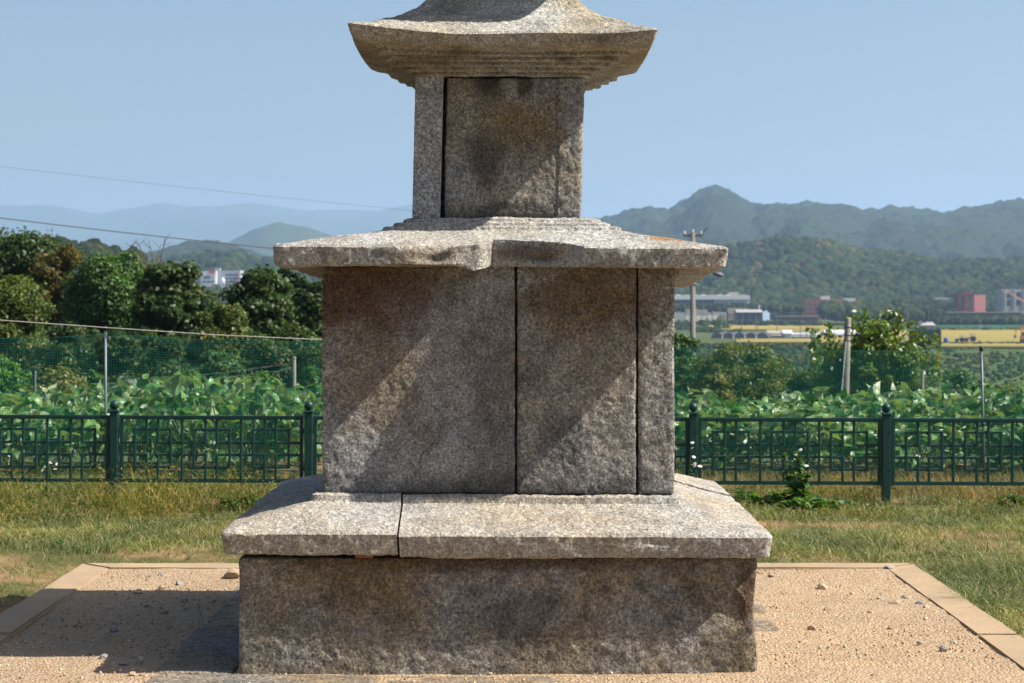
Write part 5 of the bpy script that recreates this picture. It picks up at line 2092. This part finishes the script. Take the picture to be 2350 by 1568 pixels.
# brick building with penthouses
t, hw, hh = building('brick_building', 'brown brick building with white rooftop boxes half hidden by the grove', 1845, 1893, 688, 721, 1240, 12, W_brick, 3)
MB().box(hw + 0.02, hw + 13, 4, 16, -3, hh + 0.1).build('wing', W_brick_lit, t)
MB().box(hw - 1.6, hw + 4.0, 5, 10, hh + 0.12, hh + 2.3).build('penthouse', W_white, t)
MB().box(hw + 13.1, hw + 20, 5, 10, hh - 1.2, hh + 0.9).build('penthouse', W_white, t)
for k in range(4):
    for j in range(3):
        win(t, -hw + 2 + k * 3.1, 1.6 + j * 2.6, 1.1, 0.9)

# red building
t, hw, hh = building('red_building', 'square dark red brick building with three rows of windows', 2197, 2236, 677, 710, 1140, 9.0, W_red, 4)
mb = MB()
mb.add([(hw + 0.03, 0, -3), (hw + 7.6, 5, -3), (hw + 7.6, 5, hh), (hw + 0.03, 0, hh), (hw - 2, 12, -3), (hw - 2, 12, hh)], [(0, 1, 2, 3), (1, 4, 5, 2), (3, 2, 5)])
mb.build('side_wing', simple('wall_red_sunlit', (0.25, 0.085, 0.085), 0.85), t)  # side in the sun: paler copy of the red stands in for light
MB().box(-hw - 0.1, hw + 0.02, -0.3, 9.1, hh + 0.02, hh + 0.45).build('parapet', W_red, t)
MB().box(-1.0, 4.4, 2, 7, hh + 0.46, hh + 2.1).build('penthouse', W_red, t)
for k in range(3):
    for j in range(3):
        win(t, -hw + 1.9 + k * 2.9 + (0.6 if k else 0), 1.6 + j * 2.6, 1.5, 1.2)
MB().box(-hw + 3.6, -hw + 4.4, -0.5, -0.05, 0, hh).build('downpipe_bay', simple('wall_dark_red', (0.14, 0.03, 0.03), 0.9), t)

# unfinished grey building with a crane boom
t, hw, hh = building('unfinished_building', 'grey concrete building shell under construction beside the red building', 2299, 2390, 664, 705, 1180, 14, W_grey, 4)
for k in range(4):
    for j in range(2):
        MB().box(-hw + 3.0 + k * 5.6, -hw + 5.4 + k * 5.6, -0.12, 0.05, 1.0 + j * 4.6, 4.2 + j * 4.6).build('window_opening', W_glass, t)
    MB().box(-hw + 1.6 + k * 5.6, -hw + 2.2 + k * 5.6, -0.5, -0.02, -1, hh).build('column', simple('column_grey', (0.4, 0.4, 0.4), 0.8), t)
mb = MB()
p0, p1 = P(2301, 669, 1170), P(2348, 692, 1170)
crane = empty('crane', (p1[0] + 6, 1170, P(0, 712, 1170)[2] - 4))
tag(crane, 'orange crane with thin sloping boom in front of the building shell', 'crane')
q0, q1 = p0 - np.array(crane.location), p1 - np.array(crane.location)
mb.tube([tuple(q0), ((q0[0] + q1[0]) / 2, 0, (q0[2] + q1[2]) / 2 + 1.0), tuple(q1), (0, 0, 3.0)], [0.15, 0.25, 0.3, 0.35], 6)
mb.build('boom', W_orange, crane)
MB().box(-2.5, 2.5, -1.3, 1.3, -0.3, 2.6).build('cab', W_orange, crane)
MB().box(-3, 3, -1.6, 1.6, -3, -0.32).build('tracks', M_black, crane)

# small white house
t, hw, hh = building('house', 'small white house with pale flat roof left of the red building', 2147, 2175, 687, 698, 1190, 8, W_white, 3, 'house')
MB().box(-hw - 0.7, hw + 0.9, -0.8, 8.6, hh + 0.02, hh + 0.7).build('roof', simple('roof_pale', (0.55, 0.54, 0.52), 0.7), t)
for k in range(2):
    win(t, -hw * 0.45 + k * hw * 0.9, hh * 0.45, 1.3, 1.0)

# retaining walls
for x0, x1, y0, y1, Y, lab in [(1780, 1878, 727, 742, 1120, 'dark stone retaining wall below the brick building'), (2172, 2345, 718, 733, 1105, 'long dark stone retaining wall below the red building')]:
    t, hw, hh = building('retaining_wall', lab, x0, x1, y0, y1, Y, 12, W_wall, 3, 'wall')
    MB().box(-hw - 0.2, hw + 0.2, -0.3, 1.0, hh + 0.02, hh + 0.5).build('coping', W_tan, t)

# dark tunnel greenhouses
Yg = 815
for i in range(5):
    x0 = 1632 + i * 26
    a, b, z0, z1 = bbox_px(x0, x0 + 25.5, 764, 781, Yg)
    t = empty('tunnel_greenhouse', ((a + b) / 2, Yg, -17.6))
    tag(t, 'dark film tunnel greenhouse in the valley, one of a row', 'greenhouse', 'tunnel greenhouses in a row')
    r = (b - a) / 2
    hgt = z1 + 17.6
    pts = [(r * math.cos(q), hgt * math.sin(q) ** 0.8) for q in np.linspace(math.pi, 0, 13)]
    mb = MB()
    n = len(pts)
    mb.add([(x, 0, z) for x, z in pts] + [(x + 6, 26, z) for x, z in pts], [(k, k + 1, n + k + 1, n + k) for k in range(n - 1)])
    mb.build('cover', W_film, t, True)
    mb = MB()
    mb.add([(x * 0.99, 0.05, z * 0.99) for x, z in pts], [tuple(range(n))])
    mb.build('end_wall', W_film, t)
    mb = MB()
    mb.box(r - 0.3, r + 0.3, -0.3, 0.4, 0, hgt * 0.45)
    mb.build('gutter_sheet', W_filmw if i < 4 else W_film, t)
for x0, x1, y0, y1, m, lab in [(1762, 1800, 765, 778, W_roofg, 'grey-roofed barn at the right end of the tunnel greenhouses'), (1798, 1818, 763, 770, W_filmw, 'barn with white roof behind the greenhouses'),
                               (1820, 1895, 768, 780, W_grey, 'pale grey farm sheds behind the leafy tree'), (1895, 2010, 763, 774, W_filmw, 'white film greenhouse seen through the leafy tree')]:
    t, hw, hh = building('barn', lab, x0, x1, y0, y1, 830, 8, W_tan if m is not W_filmw else W_filmw, 3, 'barn')
    mb = MB()
    mb.add([(-hw - .3, -0.6, hh * .6), (hw + .3, -0.6, hh * .6), (hw + .3, 4, hh + .9), (-hw - .3, 4, hh + .9), (hw + .3, 8.6, hh * .6), (-hw - .3, 8.6, hh * .6)], [(0, 1, 2, 3), (3, 2, 4, 5)])
    mb.build('roof', m, t)

# green sheet fence, grey hut, odd farm things
t, hw, hh = building('sheet_fence', 'bright green sheet fence running along the far side of the rice', 2149, 2340, 746, 751, 990, 0.3, W_greenf, 1.5, 'fence')
for k in range(16):
    MB().box(-hw + k * hw / 7.5 - 0.08, -hw + k * hw / 7.5 + 0.08, -0.2, -0.01, -1, hh + 0.1).build('post', W_grey, t)
t, hw, hh = building('hut', 'grey sloping hut at the edge of the rice field', 2114, 2147, 747, 757, 960, 6, W_grey, 2, 'hut')
mb = MB()
mb.add([(-hw - .3, -0.5, hh), (hw + .3, -0.5, hh), (hw - 1.0, 3, hh + 1.7), (-hw + 1.6, 3, hh + 1.2), (hw + .3, 6.5, hh), (-hw - .3, 6.5, hh)], [(0, 1, 2, 3), (3, 2, 4, 5), (0, 3, 5), (1, 4, 2)])
mb.build('roof', W_roofg, t)
t, hw, hh = building('hut', 'small white box hut in front of the green sheet fence', 2244, 2254, 748, 756, 975, 3, W_white, 2, 'hut')
MB().box(-hw - .2, hw + .2, -.3, 3.2, hh + .02, hh + .25).build('roof', W_roofg, t)
Y = ground_at(791)
a = P(2171, 791, Y)
t = empty('barrel', (a[0], Y, -17.3))
tag(t, 'blue plastic barrel standing on the bank of the rice field', 'barrel')
MB().lathe([(0.75, 0), (0.85, 0.3), (0.9, 1.0), (0.85, 1.7), (0.6, 2.0)], (0, 0, 0.3), 12).build('drum', W_blue2, t, True)
MB().lathe([(0.62, 0), (0.55, 0.1)], (0, 0, 2.301), 12).build('lid', W_blue, t, True)


def tractor(px, py, s, label, body):
    Y = ground_at(py)
    a = P(px, py, Y)
    t = empty('tractor', (a[0], Y, -16.7))
    tag(t, label, 'tractor')
    MB().box(-1.5 * s, 0.2 * s, -0.5, 0.5, 0.6 * s, 1.3 * s).build('bonnet', body, t)
    mb = MB()
    mb.box(0.22 * s, 1.3 * s, -0.6, 0.6, 0.8 * s, 1.3 * s).box(0.2 * s, 1.4 * s, -0.7, 0.7, 2.2 * s, 2.35 * s)
    for x in (0.25, 1.25):
        for y in (-0.6, 0.5):
            mb.box(x * s, (x + 0.1) * s, y, y + 0.1, 1.32 * s, 2.19 * s)
    mb.build('cab', body, t)
    for x, r in ((-1.1, 0.5), (0.9, 0.8)):
        for y in (-0.75, 0.75):
            mb = MB()
            mb.tube([(x * s, y - 0.15, r * s), (x * s, y + 0.15, r * s)], r * s, 14)
            mb.build('wheel', M_black, t)


tractor(2226, 789, 1.25, 'grey tractor parked on the bank between the rice fields', W_grey)
tractor(2202, 790, 1.0, 'pale green farm machine beside the tractor', simple('machine_pale_green', (0.22, 0.33, 0.30), 0.6))
# excavator at the picture's right edge
Y = ground_at(790)
a = P(2352, 790, Y)
t = empty('excavator', (a[0], Y, -16.7))
tag(t, 'orange excavator standing on the bank of the rice field', 'excavator')
MB().box(-1.6, 1.6, -1.2, 1.2, 0.0, 0.9).build('tracks', M_black, t)
MB().box(-1.5, 1.6, -1.1, 1.1, 0.95, 2.4).build('body', W_orange, t)
MB().box(-1.4, -0.1, -1.0, 0.1, 2.42, 3.6).build('cab', W_glass, t)
MB().tube([(-0.6, 0.4, 2.2), (-1.2, 0.4, 5.2), (-3.0, 0.4, 4.8), (-3.4, 0.4, 2.4)], [0.28, 0.28, 0.22, 0.18], 6).build('arm', W_orange, t)
MB().box(-3.9, -3.1, 0.0, 0.8, 1.5, 2.4).build('bucket', M_lampd, t)

# thin lamp and cable poles standing about the valley
for px, y0, y1, Y in [(1567, 732, 756, 900), (1573, 700, 730, 1150), (1614, 694, 718, 1180), (1653, 703, 722, 1180), (1655, 730, 752, 930), (1702, 732, 756, 900), (1734, 735, 757, 890), (1739, 731, 757, 890),
                      (1783, 724, 757, 890), (1792, 691, 718, 1190), (1816, 697, 718, 1190), (1837, 745, 775, 790), (1851, 744, 773, 800), (1895, 722, 740, 1050), (2082, 710, 757, 880), (2131, 702, 735, 1060),
                      (2171, 690, 715, 1150), (2243, 715, 732, 1080), (2333, 725, 745, 1010)]:
    a0, a1 = P(px, y1, Y), P(px, y0, Y)
    t = empty('valley_pole', (a0[0], Y, a0[2]))
    tag(t, 'thin pale pole standing in the valley among fields and sheds', 'pole', 'thin poles in the valley')
    MB().tube([(0, 0, -3), (0, 0, a1[2] - a0[2])], [0.22, 0.14], 6).build('shaft', M_pole, t)
    MB().box(-0.55, 0.55, -0.08, 0.08, a1[2] - a0[2] - 0.5, a1[2] - a0[2] - 0.3).build('crossarm', M_lampd, t)

# white factory on the left
t, hw, hh = building('white_factory', 'white factory block with red roof sign seen between the trees on the left', 452, 495, 622, 652, 1420, 20, simple('wall_cool_white', (0.42, 0.44, 0.47), 0.6), 6)
MB().box(-hw + 3, hw - 0.3, -2.0, -0.02, -2, hh * 0.72).build('annex', simple('annex_white', (0.46, 0.48, 0.48), 0.6), t)
MB().box(-hw + 5.5, -hw + 10, -2.15, -2.02, hh * 0.45, hh * 0.6).build('window_band', W_teal, t)
for k in range(3):
    MB().box(-hw + 4.5 + k * 3.0, -hw + 6.6 + k * 3.0, -2.15, -2.02, hh * 0.15, hh * 0.24).build('window', W_glass, t)
MB().box(hw - 4.5, hw - 0.4, -0.6, -0.1, hh - 1.6, hh + 0.2).build('sign', W_redsign, t)
t, hw, hh = building('white_factory', 'pale grey factory block with rows of dark windows right of the red-signed one', 500, 551, 621, 654, 1430, 20, simple('wall_cool_grey', (0.34, 0.37, 0.41), 0.6), 6)
for j in range(3):
    for k in range(4):
        MB().box(-hw + 6 + k * 2.3, -hw + 7.7 + k * 2.3, -0.15, 0.02, 1.6 + j * 2.6, 2.6 + j * 2.6).build('window', W_glass, t)
MB().box(-hw - 1.6, -hw + 1.6, -1, 4, -2, hh + 1.7).build('stair_tower', W_grey, t)
MB().box(hw - 2.2, hw - 1.8, -0.3, -0.02, 1, hh - 1.5).build('red_stripe', W_redsign, t)
mb = MB()
mb.lathe([(1.3, 0), (1.3, 4.2), (1.0, 4.6), (0.2, 6.0)], (-hw + 4, -2.5, -0.5), 12)
mb.build('silo', W_filmw, t, True)
t, hw, hh = building('long_shed', 'low white-roofed shed glimpsed through the trees behind the net pole', 238, 302, 748, 757, 150, 5, W_white, 1.5, 'shed')
MB().box(-hw - 0.1, hw + 0.1, -0.2, 5.2, hh + 0.01, hh + 0.08).build('roof', W_roofg, t)

# ------------------------------------------------------------------ hazy air
m, nt, out = new_mat('haze')
pv = nd(nt, 'VolumePrincipled', i_Density=0.000115, i_Anisotropy=0.2)
pv.inputs['Color'].default_value = (0.49, 0.70, 1.0, 1)
nt.links.new(pv.outputs[0], out.inputs['Volume'])
hz = MB().box(-14000, 14000, -200, 16500, -19, 640).build('haze', m)
tag(hz, 'thin blue summer haze filling the valley air', 'haze', kind='stuff')
